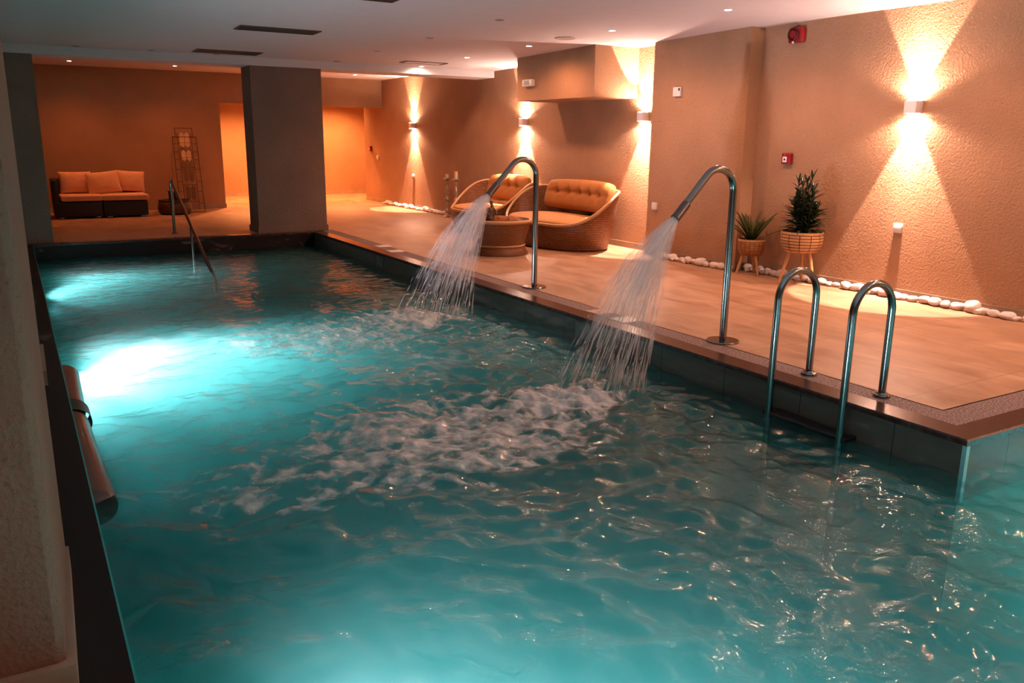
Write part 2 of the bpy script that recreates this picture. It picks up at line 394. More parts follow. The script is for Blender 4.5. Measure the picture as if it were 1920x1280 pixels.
def foam_mat():
    m, nt, mx = spray_mat('white_foam', .8, (.95, .92, .90))
    at = N(nt, 'ShaderNodeAttribute'); at.attribute_name = 'foam_cover'
    tc = N(nt, 'ShaderNodeTexCoord'); nz = N(nt, 'ShaderNodeTexNoise'); nz.inputs['Scale'].default_value = 26; nz.inputs['Detail'].default_value = 5; nz.inputs['Distortion'].default_value = .7
    nt.links.new(tc.outputs['Object'], nz.inputs['Vector'])
    a1 = N(nt, 'ShaderNodeMath', operation='MULTIPLY_ADD'); a1.inputs[1].default_value = 1.1; a1.inputs[2].default_value = -.55; nt.links.new(nz.outputs['Fac'], a1.inputs[0])
    a2 = N(nt, 'ShaderNodeMath', operation='ADD', use_clamp=True); nt.links.new(at.outputs['Fac'], a2.inputs[0]); nt.links.new(a1.outputs[0], a2.inputs[1])
    a3 = N(nt, 'ShaderNodeMath', operation='MULTIPLY', use_clamp=True); a4 = N(nt, 'ShaderNodeMath', operation='MULTIPLY', use_clamp=True); a4.inputs[1].default_value = 5
    nt.links.new(at.outputs['Fac'], a4.inputs[0]); nt.links.new(a4.outputs[0], a3.inputs[0]); nt.links.new(a2.outputs[0], a3.inputs[1])
    nt.links.new(a3.outputs[0], mx.inputs[0])
    return m
M['foam'] = foam_mat()

# ------------------------------------------------------------------ dimensions (metres; deck is z = 0, x across the pool, y along it)
WX = 7.05           # right wall face
PX0, PX1 = .132, 3.89
PY0, PY1 = 2.16, 12.5   # near deck corner / far end
PYN = -2.6          # near end of the pool
WZ = -.205
def zc(y):          # underside of the slightly falling ceiling
    return 2.59 if y < 6 else 2.59-.10*(y-6)/6.56

# ------------------------------------------------------------------ room shell
b = MB()
b.box(4.2, 7.3, 2.5, 12.66, -.05, 0); b.box(-1.8, 9.5, 12.66, 21.2, -.05, 0); b.box(-1.8, -.06, -3.6, 12.66, -.05, 0)
struct(b, 'floor', M['deck'], 'beige stone tiled pool deck', 'floor')

b = MB()
ys = [-3.6, 6, 12.56, 13.2]
for i in range(2):
    y0, y1 = ys[i], ys[i+1]; z0, z1 = zc(y0), zc(y1); n = len(b.v)
    b.v += [(-1.8,y0,z0),(7.3,y0,z0),(7.3,y1,z1),(-1.8,y1,z1),(-1.8,y0,2.8),(7.3,y0,2.8),(7.3,y1,2.8),(-1.8,y1,2.8)]
    for q in ((0,3,2,1),(4,5,6,7),(0,1,5,4),(1,2,6,5),(2,3,7,6),(3,0,4,7)): b.quad([n+k for k in q])
b.box(-1.8, 9.5, 13.16, 21.2, 2.6, 2.8)
struct(b, 'ceiling', M['ceiling'], 'flat white painted ceiling over the pool', 'ceiling')
struct(MB().box(-1.8, 7.05, 12.56, 13.16, 2.385, 2.75), 'ceiling_beam', M['ceiling'], 'white beam crossing the ceiling at the far end of the pool', 'beam')

struct(MB().box(WX, 7.3, -3.6, 18.6, -1.6, 2.8), 'wall_right', M['plaster'], 'rough beige plaster wall along the right side', 'wall')
struct(MB().box(6.86, 7.06, 6.70, 8.26, 0, 2.6), 'wall_pier', M['plaster'], 'shallow plaster pier standing out from the right wall', 'wall')
struct(MB().box(6.36, 7.06, 8.79, 10.66, 1.93, 2.62), 'ceiling_bulkhead', M['plaster'], 'boxed plaster bulkhead under the ceiling above the wicker sofa', 'bulkhead')
struct(MB().box(-1.8, 3.65, 17.5, 17.75, 0, 2.7), 'wall_back', M['plaster'], 'orange lit plaster wall behind the dark sofa', 'wall')
struct(MB().box(3.65, 7.06, 17.5, 17.75, 2.03, 2.7), 'wall_lintel', M['plaster'], 'plaster lintel over the opening to the passage', 'wall')
struct(MB().box(1.0, 9.5, 20.85, 21.1, 0, 2.7), 'wall_passage', M['plaster'], 'bright orange lit wall at the back of the passage', 'wall')
struct(MB().box(9.3, 9.5, 17, 21, 0, 2.7).box(1.0, 1.2, 17.75, 20.9, 0, 2.7).box(7.3, 9.3, 18.4, 18.6, 0, 2.7), 'wall_side', M['plaster'])
struct(MB().box(-1.8, -1.6, -3.6, 17.6, 0, 2.8), 'wall_left', M['plaster'])
struct(MB().box(-1.8, 7.3, -3.6, -3.4, -1.6, 2.8), 'wall_front', M['plaster_grey'])

# pillars at the left edge of the pool
def prism(b, pts, z0, z1):
    n = len(b.v); k = len(pts)
    b.v += [(x, y, z0) for x, y in pts]+[(x, y, z1) for x, y in pts]
    for i in range(k): b.quad((n+i, n+(i+1)%k, n+k+(i+1)%k, n+k+i))
    b.quad([n+i for i in range(k)][::-1]); b.quad([n+k+i for i in range(k)])
    return b
b = MB(); prism(b, [(-.75, 2.19), (-.035, 2.19), (-.016, 2.2), (.0165, 2.88), (-.75, 2.88)], 0, 2.62)
M['plaster_warm_lit'] = plaster('rough_plaster_warm_lit', (.27, .125, .085))  # redder, darker plaster copy; warm light on the left pillars put into its colour
p1 = struct(b, 'pillar', M['plaster_warm_lit'], 'rough plaster pillar nearest the camera on the dark left coping', 'pillar')
b = MB(); prism(b, [(-.75, 2.165), (.004, 2.165), (.026, 2.88), (-.75, 2.9)], 0, .09)
struct(b, 'baseboard_pillar', M['skirt'])
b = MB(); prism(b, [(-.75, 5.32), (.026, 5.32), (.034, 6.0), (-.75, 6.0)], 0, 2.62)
struct(b, 'pillar', M['plaster_warm_lit'], 'second plaster pillar on the left coping, behind the nearest one', 'pillar')
b = MB(); prism(b, [(-.75, 5.295), (.048, 5.295), (.055, 6.02), (-.75, 6.02)], 0, .085)
struct(b, 'baseboard_pillar', M['skirt'])
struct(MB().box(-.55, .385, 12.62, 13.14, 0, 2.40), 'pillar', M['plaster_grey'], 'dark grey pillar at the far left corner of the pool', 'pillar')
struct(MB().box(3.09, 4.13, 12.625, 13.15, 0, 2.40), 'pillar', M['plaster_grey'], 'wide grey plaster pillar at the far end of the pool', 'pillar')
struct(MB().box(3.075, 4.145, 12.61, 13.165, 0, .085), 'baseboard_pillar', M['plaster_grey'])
# skirtings
struct(MB().box(WX-.012, WX+.02, -3.4, 6.69, 0, .078).box(6.848, 7.06, 6.688, 8.272, 0, .078).box(WX-.012, WX+.02, 8.272, 18.58, 0, .078), 'baseboard_right', M['skirt'], 'thin tiled skirting along the right wall', 'skirting')
struct(MB().box(-1.6, 3.662, 17.488, 17.52, 0, .085), 'baseboard_back', M['skirt'])
struct(MB().box(1.2, 9.3, 20.838, 20.87, 0, .085), 'baseboard_passage', M['skirt'])

# ------------------------------------------------------------------ pool shell
b = MB(); b.box(PX1, 4.3, 2.6, 12.7, -.34, -.03); b.box(PX1, 7.3, 2.18, 2.6, -.34, -.03)
struct(b, 'wall_pool_right', M['slate'], 'dark slate tiled band on the right pool wall above the water', 'pool wall')
b = MB(); b.box(PX1+.004, 4.3, 2.6, 12.7, -1.5, -.34); b.box(PX1+.004, 7.3, 2.184, 2.6, -1.5, -.34)
struct(b, 'wall_pool_side', M['mosaic'])
struct(MB().box(-.2, 4.4, 12.515, 12.8, -.34, -.03), 'wall_pool_far', M['black_stone'], 'near black stone band on the far pool wall', 'pool wall')
struct(MB().box(-.2, 4.4, 12.52, 12.8, -1.5, -.34), 'wall_pool_end', M['mosaic'])
struct(MB().box(-.3, PX0+.01, PYN-.2, 12.7, -1.5, -.04), 'wall_pool_left', M['mosaic'])
struct(MB().box(-.3, 7.3, PYN-.3, PYN, -1.5, 0), 'wall_pool_near', M['mosaic'])
struct(MB().box(-.3, 7.3, PYN-.3, 12.8, -1.6, -1.42), 'floor_pool', M['mosaic'], 'turquoise tiled bottom of the pool', 'pool floor')
struct(MB().box(3.866, 3.893, 2.157, 2.18, -.33, -.032), 'trim_corner', M['cyan_trim'], 'pale bluish metal strip on the pool corner under the coping', 'corner trim')

# coping: rough speckled granite with a polished band at the water side
def coping(name, outer, inner, mid, label):
    """three mitred polylines: edge over the water, polished / rough boundary, deck side"""
    b = MB(); k = len(outer)
    def row(pts, z): n = len(b.v); b.v.extend([(x, y, z) for x, y in pts]); return list(range(n, n+k))
    rb = row(outer, -.032); r0 = row(outer, -.008); o2 = [(x*.9985+mx*.0015, y*.9985+my*.0015) for (x, y), (mx, my) in zip(outer, mid)]
    r1 = row([(x+(mx-x)*.04, y+(my-y)*.04) for (x, y), (mx, my) in zip(outer, mid)], 0); r2 = row(mid, 0); r3 = row(inner, 0); r4 = row(inner, -.032)
    for A, B, mi in ((rb, r0, 1), (r0, r1, 1), (r1, r2, 1), (r2, r3, 0), (r3, r4, 0), (r4, rb, 1)):
        for i in range(k-1): b.quad((A[i], A[i+1], B[i+1], B[i]), mi=mi)
    b.quad((rb[0], r0[0], r1[0], r2[0], r3[0], r4[0]), mi=1); b.quad((rb[-1], r4[-1], r3[-1], r2[-1], r1[-1], r0[-1]), mi=1)
    return struct(b, name, [M['granite'], M['granite_pol']], label, 'coping')
coping('trim_coping_right', [(7.05, 2.16), (3.868, 2.16), (3.868, 12.5)], [(7.05, 2.51), (4.212, 2.51), (4.212, 12.66)], [(7.05, 2.318), (4.036, 2.318), (4.036, 12.55)],
       'speckled granite coping with a polished edge along the right side of the pool')
coping('trim_coping_far', [(3.868, 12.5), (.0, 12.5)], [(3.868, 12.664), (.0, 12.664)], [(3.868, 12.62), (.0, 12.62)], 'dark polished coping across the far end of the pool')
struct(MB().box(-.07, PX0, PYN-.2, 12.5, -.045, 0), 'trim_coping_left', M['black_stone'], 'black veined stone coping along the left side of the pool', 'coping')

# depth plates let into the coping and the wall below
for x, y, lab, mt in ((4.125, 5.17, 'pale square plate on the right coping, nearer the camera, below the nearer spout jet', 'marker'),
                      (4.135, 5.52, 'worn tan square plate on the right coping just behind a pale plate', 'marker2'),
                      (4.10, 9.86, 'pale square plate on the right coping below the farther spout jet', 'marker'),
                      (4.16, 10.40, 'pale plate on the deck edge, farthest of the plates beside the pool', 'marker')):
    if mt == 'marker2' and 'marker2' not in M: M['marker2'] = simple('worn_tan_tile', (.55, .34, .22), .5, var=.5, vscale=18)
    o = MB().rbox((0, 0, .001), (.19, .19, .006), .002).build('floor_plate', M[mt], loc=(x, y, .001))
    tag(o, lab, 'plate', 'plates beside the pool')
for y, lab in ((5.42, 'grey square plate in the slate wall under the nearer spout jet'), (9.85, 'grey square plate in the slate wall under the farther spout jet')):
    o = MB().rbox((0, 0, 0), (.008, .21, .135), .002).build('wall_plate', M['marker_grey'], loc=(PX1-.002, y, -.115)); tag(o, lab, 'plate', 'plates in the pool wall')

# ------------------------------------------------------------------ water
def spectral(nx, ny, d, lmin, lmax, p, seed, aniso=1.0):
    r = np.random.default_rng(seed)
    kx = np.fft.fftfreq(nx, d)[:, None]; ky = np.fft.fftfreq(ny, d)[None, :]*aniso
    k = np.sqrt(kx**2+ky**2); k[0, 0] = 1e9
    amp = k**(-p)*((k > 1/lmax) & (k < 1/lmin))
    f = np.fft.ifft2(np.fft.fft2(r.standard_normal((nx, ny)))*amp).real
    return f/f.std()
GD = .02; GX, GY = 400, 820       # field covers x -0.2..7.8, y -3..13.4
F_long = spectral(GX, GY, GD, .30, 1.6, 1.6, 3)
F_mid = spectral(GX, GY, GD, .10, .5, 1.2, 4)
F_far = spectral(GX, GY, GD, .09, .5, 1.4, 5, aniso=.55)
F_foam = spectral(GX, GY, GD, .10, .40, 1.0, 8)
F_cell = spectral(GX, GY, GD, .14, .42, 1.4, 9)
F_fine = spectral(GX, GY, GD, .04, .12, .6, 10)
def samp(F, x, y):
    u = np.clip((x+.2)/GD, 0, GX-2.001); v = np.clip((y+3)/GD, 0, GY-2.001)
    i = u.astype(int); j = v.astype(int); a = u-i; c = v-j
    return F[i, j]*(1-a)*(1-c)+F[i+1, j]*a*(1-c)+F[i, j+1]*(1-a)*c+F[i+1, j+1]*a*c
JETS = [(2.95, 4.2), (3.0, 6.75)]
def height(x, y):
    far = np.clip((y-6)/3, 0, 1)
    h = .0090*samp(F_long, x, y)*(1-.45*far)+.0054*samp(F_mid, x, y)*(1-far)+.0032*samp(F_far, x, y)*far
    for jx, jy in JETS:
        d = np.hypot(x-jx, y-jy)
        e = np.exp(-(d/1.1)**2)
        h = h+e*(.013*samp(F_mid, x+1.3, y+.7)+.0022*samp(F_fine, x, y)+.004*np.sin(d*22)*np.exp(-d))
    return WZ+h
def water_mesh():
    xs1 = np.arange(PX0, 3.96, .02); ysn = np.arange(PYN-.05, 12.60, .02)
    xs = np.concatenate([xs1, np.arange(xs1[-1]+.04, 7.10, .04)])
    X, Y = np.meshgrid(xs, ysn, indexing='ij'); Z = height(X, Y)
    nx, ny = X.shape
    verts = np.stack([X.ravel(), Y.ravel(), Z.ravel()], 1)
    keep = (X[:-1, :-1] < 3.93) | (Y[:-1, :-1] < 2.20)
    idx = np.arange(nx*ny).reshape(nx, ny)
    q = np.stack([idx[:-1, :-1], idx[1:, :-1], idx[1:, 1:], idx[:-1, 1:]], -1)[keep]
    # closed body: rim edges drop to the bottom
    edges = {}
    for a, b_, c, d in q.tolist():
        for e in ((a, b_), (b_, c), (c, d), (d, a)):
            if (e[1], e[0]) in edges: del edges[(e[1], e[0])]
            else: edges[e] = 1
    rim = sorted({v for e in edges for v in e}); nb = {v: nx*ny+i for i, v in enumerate(rim)}
    bot = np.array([[verts[v][0], verts[v][1], -1.5] for v in rim])
    V = np.concatenate([verts, bot]); faces = q.tolist()
    for a, b_ in edges: faces.append([b_, a, nb[a], nb[b_]])
    # bottom cap following the L outline: reuse a coarse copy of the top cells
    nxt = {a: b_ for a, b_ in edges}
    start = next(iter(nxt)); loop = [start]; cur = nxt[start]
    while cur != start and len(loop) < len(nxt)+2:
        loop.append(cur); cur = nxt[cur]
    faces.append([nb[v] for v in loop][::-1])
    me = bpy.data.meshes.new('pool_water'); me.from_pydata(V.tolist(), [], faces); me.validate()
    me.materials.append(M['water']); me.shade_smooth()
    me.set_sharp_from_angle(angle=math.radians(60))
    o = bpy.data.objects.new('pool_water', me); COL.objects.link(o)
    return tag(o, 'turquoise water filling the indoor pool', 'water', kind='structure')
water_mesh()

def foam(name, x0, x1, y0, y1, env, label, thr):
    d = .011
    xs = np.arange(x0, x1, d); ysn = np.arange(y0, y1, d)
    X, Y = np.meshgrid(xs, ysn, indexing='ij')
    n = samp(F_foam, X, Y); n2 = samp(F_mid, X*1.0+2.1, Y+1.1); n3 = samp(F_fine, X, Y)
    e = env(X, Y)
    cell = np.abs(samp(F_cell, X, Y))                     # thin bright threads where the field crosses zero
    den = np.clip(e*1.3-.44+.24*n+.12*n3+.30*(np.exp(-(cell/.5)**2)-.3)*np.clip(e*2, 0, 1), 0, 1)
    den = thr*den*np.clip(e*4-.35, 0, 1)
    H = height(X, Y)+.004+.009*den*np.clip(n2*.4+.4, 0, 1.4)+.003*den*n3+.03*np.clip(e-1, 0, 1)
    nx, ny = X.shape; idx = np.arange(nx*ny).reshape(nx, ny)
    dm = np.maximum.reduce([den[:-1, :-1], den[1:, :-1], den[1:, 1:], den[:-1, 1:]])
    inside = (X[:-1, :-1] > PX0+.03) & (X[:-1, :-1] < 3.84)
    q = np.stack([idx[:-1, :-1], idx[1:, :-1], idx[1:, 1:], idx[:-1, 1:]], -1)[(dm > .03) & inside]
    used, invq = np.unique(q, return_inverse=True)
    V = np.stack([X.ravel(), Y.ravel(), H.ravel()], 1)[used]; q = invq.reshape(-1, 4)
    me = bpy.data.meshes.new(name); me.from_pydata(V.tolist(), [], q.tolist())
    at = me.attributes.new('foam_cover', 'FLOAT', 'POINT')
    at.data.foreach_set('value', np.clip(den.ravel()[used], 0, .93).astype(np.float32))
    me.materials.append(M['foam']); me.shade_smooth()
    o = bpy.data.objects.new(name, me); COL.objects.link(o)
    return tag(o, label, 'foam', kind='stuff')
def ell(X, Y, cx, cy, rx, ry, rot=0, p=1.0):
    c, s_ = math.cos(rot), math.sin(rot); dx, dy = X-cx, Y-cy
    return np.exp(-(((dx*c+dy*s_)/rx)**2+((-dx*s_+dy*c)/ry)**2)**p)
def env1(X, Y):
    a = 1.55*ell(X, Y, 2.85, 4.18, .42, .30); c = .80*ell(X, Y, 2.0, 3.96, 1.05, .72, .05, 2.0); d_ = .55*ell(X, Y, 1.15, 3.75, .75, .55, .2)
    return np.maximum(np.maximum(a, c), d_)
def env2(X, Y):
    a = 1.5*ell(X, Y, 2.95, 6.85, .48, .42); c = .92*ell(X, Y, 2.1, 6.55, .95, .65, .1, 1.4); d_ = .55*ell(X, Y, 2.5, 6.0, 1.0, .16, -.1)
    return np.maximum(np.maximum(a, c), d_)
foam('pool_foam', .2, 3.8, 2.4, 5.6, env1, 'lacy white foam on the water under the nearer spout jet', .95)
foam('pool_foam', .3, 3.8, 5.3, 8.3, env2, 'soft white foam on the water under the farther spout jet', .72)

# ------------------------------------------------------------------ spouts, jets, ladder, rails
def arc_xz(c, r, a0, a1, n, y=0):
    return [(c[0]+r*math.cos(a0+(a1-a0)*i/n), y, c[1]+r*math.sin(a0+(a1-a0)*i/n)) for i in range(n+1)]
def make_spout():
    t = empty('water_spout', (0, 0, 0))
    MB().lathe([(.118, 0), (.118, .008), (.112, .014), (.03, .015)], n=48).build('base_plate', M['steel'], t)
    # pole, bend and sloping arm of one bent pipe
    top = 1.07; r = .15; a_end = math.radians(137)
    pts = [(0, 0, .014), (0, 0, .4), (0, 0, .8), (0, 0, top)] + arc_xz((-r, top), r, 0, a_end, 18)[1:]
    d = Vector((-math.sin(a_end), 0, math.cos(a_end))); e = Vector(pts[-1])
    e2 = e+d*.235
    pts += [tuple(e+d*.1), tuple(e2)]
    MB().tube(pts, .0265, 20).build('pipe', M['steel'], t)
    n = MB(); n.lathe([(.0275, 0), (.031, .004), (.031, .008), (.0325, .012), (.0325, .125), (.034, .130), (.034, .140), (.028, .141)], c=tuple(e2), n=28, axis=d)
    n.build('nozzle', M['steel_dark'], t)
    return t, e2+d*.14, d
sp, tip, tdir = make_spout()
sp.location = (4.288, 4.25, 0); tag(sp, 'curved steel water spout nearer the camera, beside the pool ladder', 'water spout', 'curved steel spouts')
sp2 = dup(sp, (4.278, 6.8, 0)); sp2['label'] = 'curved steel water spout in front of the round wicker table'

def jet(base, label, seed):
    """ballistic spray: nested ragged sheets near the nozzle, breaking into streaks and drops"""
    r = np.random.default_rng(seed); b = MB(); cov = []
    o = Vector(base)+tip; d = tdir; side = Vector((0, 1, 0)); up = Vector((-abs(d.z), 0, abs(d.x)))
    def launch(p, q, sp_=2.25):
        p0 = o+up*(.026*p)+side*(.026*q)
        v = d*sp_+up*(1.0*p+.08)+side*(.55*q)
        C_ = p0.z-(WZ-.02); tw = (v.z+math.sqrt(v.z*v.z+4*4.905*C_))/(2*4.905)
        return p0, v, tw
    def at_t(p0, v, t): return Vector((p0.x+v.x*t, p0.y+v.y*t, p0.z+v.z*t-4.905*t*t))
    for k, al in ((.25, .50), (.5, .46), (.75, .40), (1.0, .32)):
        n0 = len(b.v)
        def fn(u, v):
            a = 2*PI*u; w = 1+.10*math.sin(a*3+seed)+.06*math.sin(a*7+k*9)
            p0, vv, tw = launch(k*w*math.cos(a), k*w*math.sin(a))
            return at_t(p0, vv, tw*(.002+.92*v))
        b.surf(fn, 40, 26, closed_u=True, us=1, vs=1)
        f0 = len(b.f)
        for jj in range(27):
            v = jj/26; cov += [al*max(0, 1.25-1.35*v**.8)]*40
        for q in range(f0-40*26, f0): b.uv[q] = tuple((uu*(3+9*k)+k*5, vv*1.6+k*3) for uu, vv in b.uv[q])
    for k in range(850):
        rr = math.sqrt(r.uniform(0, 1))*1.08; a = r.uniform(0, 2*PI)
        p0, v, tw = launch(rr*math.cos(a), rr*math.sin(a), 2.25*(1+.06*r.normal()))
        t0 = tw*r.uniform(.22, .97)**.8; t1 = min(tw*1.0, t0+r.uniform(.010, .055))
        n = 5; R = r.uniform(.0012, .0036)*(.7+.6*t0/tw); op = r.uniform(.16, .52)
        if r.random() < .25: t1 = min(tw, t0+.006); R *= 1.25
        pts = []; rad = []
        for i in range(n+1):
            s_ = i/n; pts.append(at_t(p0, v, t0+(t1-t0)*s_)); rad.append(R*math.sin(PI*(.06+.88*s_)))
            cov += [op*math.sin(PI*(.12+.76*s_))]*6
        b.tube(pts, rad, 6)
    ob = b.build('water_jet', M['spray'], angle=180)
    at = ob.data.attributes.new('cover', 'FLOAT', 'POINT'); at.data.foreach_set('value', np.array(cov, dtype=np.float32))
    return tag(ob, label, 'water jet', 'jets from the curved spouts', kind='stuff')
jet((4.288, 4.25, 0), 'wide white jet of water falling from the nearer steel spout', 21)
jet((4.278, 6.8, 0), 'wide white jet of water falling from the spout by the wicker table', 22)

def make_ladder():
    t = empty('pool_ladder', (0, 0, 0), 0, 'stainless steel pool ladder with two arched rails and black treads', 'pool ladder')
    for yy in (2.83, 3.345):
        r = .165; top = .50; xf, xb = 3.80, 4.13
        pts = [(xb, yy, .004), (xb, yy, .25), (xb, yy, top)] + arc_xz(((xf+xb)/2, top), r, 0, PI, 18, yy)[1:] + [(xf, yy, .25), (xf, yy, 0), (xf, yy, -.3), (xf, yy, -1.0)]
        h = MB().tube(pts, .0213, 20).build('handrail', M['steel'], t)
        MB().lathe([(.048, 0), (.048, .010), (.044, .016), (.034, .018), (.030, .026), (.022, .027)], c=(xb, yy, .001), n=32).build('flange', M['steel'], h)
    for i, z in enumerate((-.197, -.45, -.70)):
        tr = MB().rbox((3.845, 3.0875, z), (.115, .60, .026), .008).build('tread', M['black'], t)
        g = MB()
        for j in range(5): g.rbox((3.805+j*.02, 3.0875, z+.0145), (.007, .54, .005), .002)
        g.build('tread_grip', M['strap'], tr)
make_ladder()

def make_entry_rail():
    t = empty('stair_handrail', (1.975, 13.1, 0), 0, 'steel handrail sloping down into the water at the far end', 'handrail')
    # local: y 0 at the deck foot, negative towards the pool
    pts = [(0, 0, .0), (0, 0, .4), (0, -.01, .70), (0, -.035, .765), (0, -.085, .775), (0, -.14, .74), (0, -1.37, .255), (0, -2.30, -.12), (0, -2.62, -.23), (0, -2.75, -.30), (0, -2.78, -.42)]
    MB().tube(pts, .0215, 16).build('rail', M['steel'], t)
    MB().tube([(0, -1.37, .25), (0, -1.40, -.1), (0, -1.44, -1.42)], .019, 14).build('post', M['steel'], t)
    MB().lathe([(.045, 0), (.045, .012), (.025, .014)], n=24).build('flange', M['steel'], t)
make_entry_rail()

# unidentified brown half-round shapes along the left pool edge; roll and strap go by look
def make_roll(y0, y1, name, label):
    b = MB()
    def fn(u, v):
        y = y0+(y1-y0)*v; e = min(v, 1-v)*(y1-y0)
        k = 1 if e > .05 else math.sqrt(max(0, 1-((.05-e)/.05)**2))
        a = -PI*.55+PI*1.1*u; w = .012*math.sin(y*2.1)
        return (PX0+.012+(.100+w)*k*math.cos(a), y, -.235+(.085)*k*math.sin(a))
    b.surf(fn, 20, 40)
    return tag(b.build(name, M['brown_roll'], angle=80), label, 'edge roll', 'brown rolls on the left pool edge')
make_roll(3.88, 5.27, 'edge_roll', 'longer glossy brown half-round roll at the left water edge, nearer the camera')
make_roll(5.43, 6.42, 'edge_roll', 'shorter glossy brown half-round roll at the left water edge, beyond the black strap')
b = MB(); b.surf(lambda u, v: (PX0+.012+.106*math.cos(-PI*.55+PI*1.1*u), 5.235+.23*v, -.235+.091*math.sin(-PI*.55+PI*1.1*u)), 20, 4)
tag(b.build('edge_strap', M['strap'], angle=80), 'black strap between two brown rolls at the left water edge', 'strap')

# ------------------------------------------------------------------ wicker seats, table
def wicker_seat(name, loc, hy, hx, hback, cush_w, label, cat, seat_h=.40, ntuft=4):
    """open basket seat facing -x, long axis along y"""
    t = empty(name, loc, 0, label, cat)
    by, bx = hy*.83, hx*.86
    def rim(a):                       # a = 0 at the wall side (+x), pi at the front
        c = (1-math.cos(a))/2         # 0 back .. 1 front
        q = min(1, max(0, (c-.22)/.70)); q = q*q*(3-2*q)
        z = hback-(hback-.33)*q
        k = .92+.08*(1-c)
        return Vector((hx*k*math.cos(a), hy*math.sin(a), z))
    per = 2*PI*math.sqrt((hx*hx+hy*hy)/2)
    def shell(u, v, off=0):
        a = 2*PI*u; R = rim(a); B = Vector((bx*math.cos(a), by*math.sin(a), .015))
        bulge = 1+.05*math.sin(PI*v)
        q = v**1.25
        p = Vector((B.x+(R.x-B.x)*q, B.y+(R.y-B.y)*q, B.z+(R.z-B.z)*v))
        p.x = p.x*bulge*(1-off); p.y = p.y*bulge*(1-off)
        return p
    b = MB(); base = len(b.v); nu, nv = 96, 18
    b.surf(lambda u, v: shell(u, v), nu, nv, closed_u=True)
    # weave uv in metres (v follows the height)
    def uvset(b, f0):
        for k in range(f0, len(b.f)):
            ids = b.f[k]; u0 = b.uv[k]
            b.uv[k] = tuple((u0[i][0]*per, b.v[ids[i]][2]) for i in range(4))
    uvset(b, 0); f1 = len(b.f)
    b.surf(lambda u, v: shell(1-u, .25+.75*v, .045), nu, nv, closed_u=True)
    uvset(b, f1)
    b.build('basket_shell', M['wicker'], t, angle=80)
    MB().tube([rim(2*PI*i/96)*1.0 for i in range(97)], .021, 10, cap=False).build('rim', M['rim'], t)
    b = MB(); b.lathe([(1, 0), (1, .02), (.98, .024)], n=64); b.v = [(x*bx*.96, y*by*.96, z) for x, y, z in b.v]
    b.build('plinth', M['rattan_dark'], t)
    # seat cushion: rounded oval pad
    def seat(u, v):
        a = 2*PI*u; s_ = (-1+2*v)
        rr = (1-abs(s_)**3.5)**(1/2.6) if abs(s_) < 1 else 0
        ex, ey = hx*.86, hy*.87
        ca, sa = math.cos(a), math.sin(a)
        sq = 1/((abs(ca)**2.3+abs(sa)**2.3)**(1/2.3))
        x = ex*rr*sq*ca-.015; y = ey*rr*sq*sa
        if abs(s_) >= .999: x, y = 0, 0
        return (x, y, seat_h-.055+.062*s_+.012*(1-(rr)**2))
    MB().surf(seat, 64, 22, closed_u=True).build('seat_cushion', M['cushion_ochre'], t, angle=85)
    # tufted back cushion leaning on the wall side
    bt = []
    for i in range(ntuft):
        bt.append(((i+.5)/ntuft*1.64-.82, .08))
    def back(u, v, side):
        X = -1+2*u; Y_ = -1+2*v
        e = max(0, 1-abs(X)**4.5)*max(0, 1-abs(Y_)**3.6)
        th = .135*(e**.42)
        dim = 0
        for bx_, by_ in bt:
            d2 = ((X-bx_)*cush_w/2)**2+((Y_-by_)*.22)**2
            dim += .048*math.exp(-d2/.0032)
            dim += .020*math.exp(-((X-bx_)*cush_w/2)**2/.0007)*math.exp(-((Y_-by_)*.22)**2/.022)
        dim += .026*math.exp(-((Y_-.08)*.22)**2/.0011)*(1-X**6)
        cr = 1-.05*abs(Y_)**4; cz = 1-.13*abs(X)**3.2
        th = th-dim*(e**.5)*(1 if side > 0 else .2)
        yy = X*cush_w/2*cr; zz = Y_*.215*cz
        lean = .28
        xx = -side*th
        cv = .10*(X*X)             # follows the curved back
        return (hx*.60+.0+xx*math.cos(lean)+zz*math.sin(lean)-cv, yy-.06, seat_h+.262+zz*math.cos(lean)+side*th*math.sin(lean)*.6)
    b = MB(); b.surf(lambda u, v: back(u, v, 1), 72, 36); b.surf(lambda u, v: back(1-u, v, -1), 72, 36)
    b.build('back_cushion', M['cushion_tan'], t, angle=85)
    return t
wicker_seat('wicker_sofa', (6.40, 9.56, 0), 1.06, .60, .75, 1.52, 'honey wicker basket sofa with a tufted tan back cushion by the pier', 'sofa', ntuft=5)
wicker_seat('wicker_armchair', (6.40, 11.48, 0), .80, .60, .75, 1.12, 'honey wicker basket armchair behind the round wicker table', 'armchair', ntuft=3)

def make_table():
    t = empty('wicker_table', (5.20, 9.12, 0), 0, 'low round wicker coffee table with a glass top in front of the sofa', 'table')
    prof = [(.365, .0), (.370, .015), (.345, .06), (.318, .105), (.312, .12)]
    prof2 = [(.322, .118), (.330, .16), (.352, .24), (.376, .32), (.388, .375), (.392, .41)]
    for nm, pf in (('foot_ring', prof), ('drum', prof2)):
        b = MB(); b.lathe(pf, n=72)
        for k in range(len(b.f)-2):
            ids = b.f[k]; u0 = b.uv[k]; b.uv[k] = tuple((u0[i][0]*2*PI*.36, b.v[ids[i]][2]) for i in range(4))
        b.build(nm, M['wicker_fine'], t, angle=70)
    ring = lambda r, z: [(r*math.cos(2*PI*i/64), r*math.sin(2*PI*i/64), z) for i in range(65)]
    MB().tube(ring(.322, .115), .014, 10, cap=False).build('band', M['rim'], t)
    MB().tube(ring(.395, .415), .022, 10, cap=False).build('rim', M['rim'], t)
    MB().lathe([(.0, .418), (.384, .418), (.384, .432), (.380, .436), (0, .436)], n=64, cap=False).build('glass_top', M['glass'], t)
make_table()

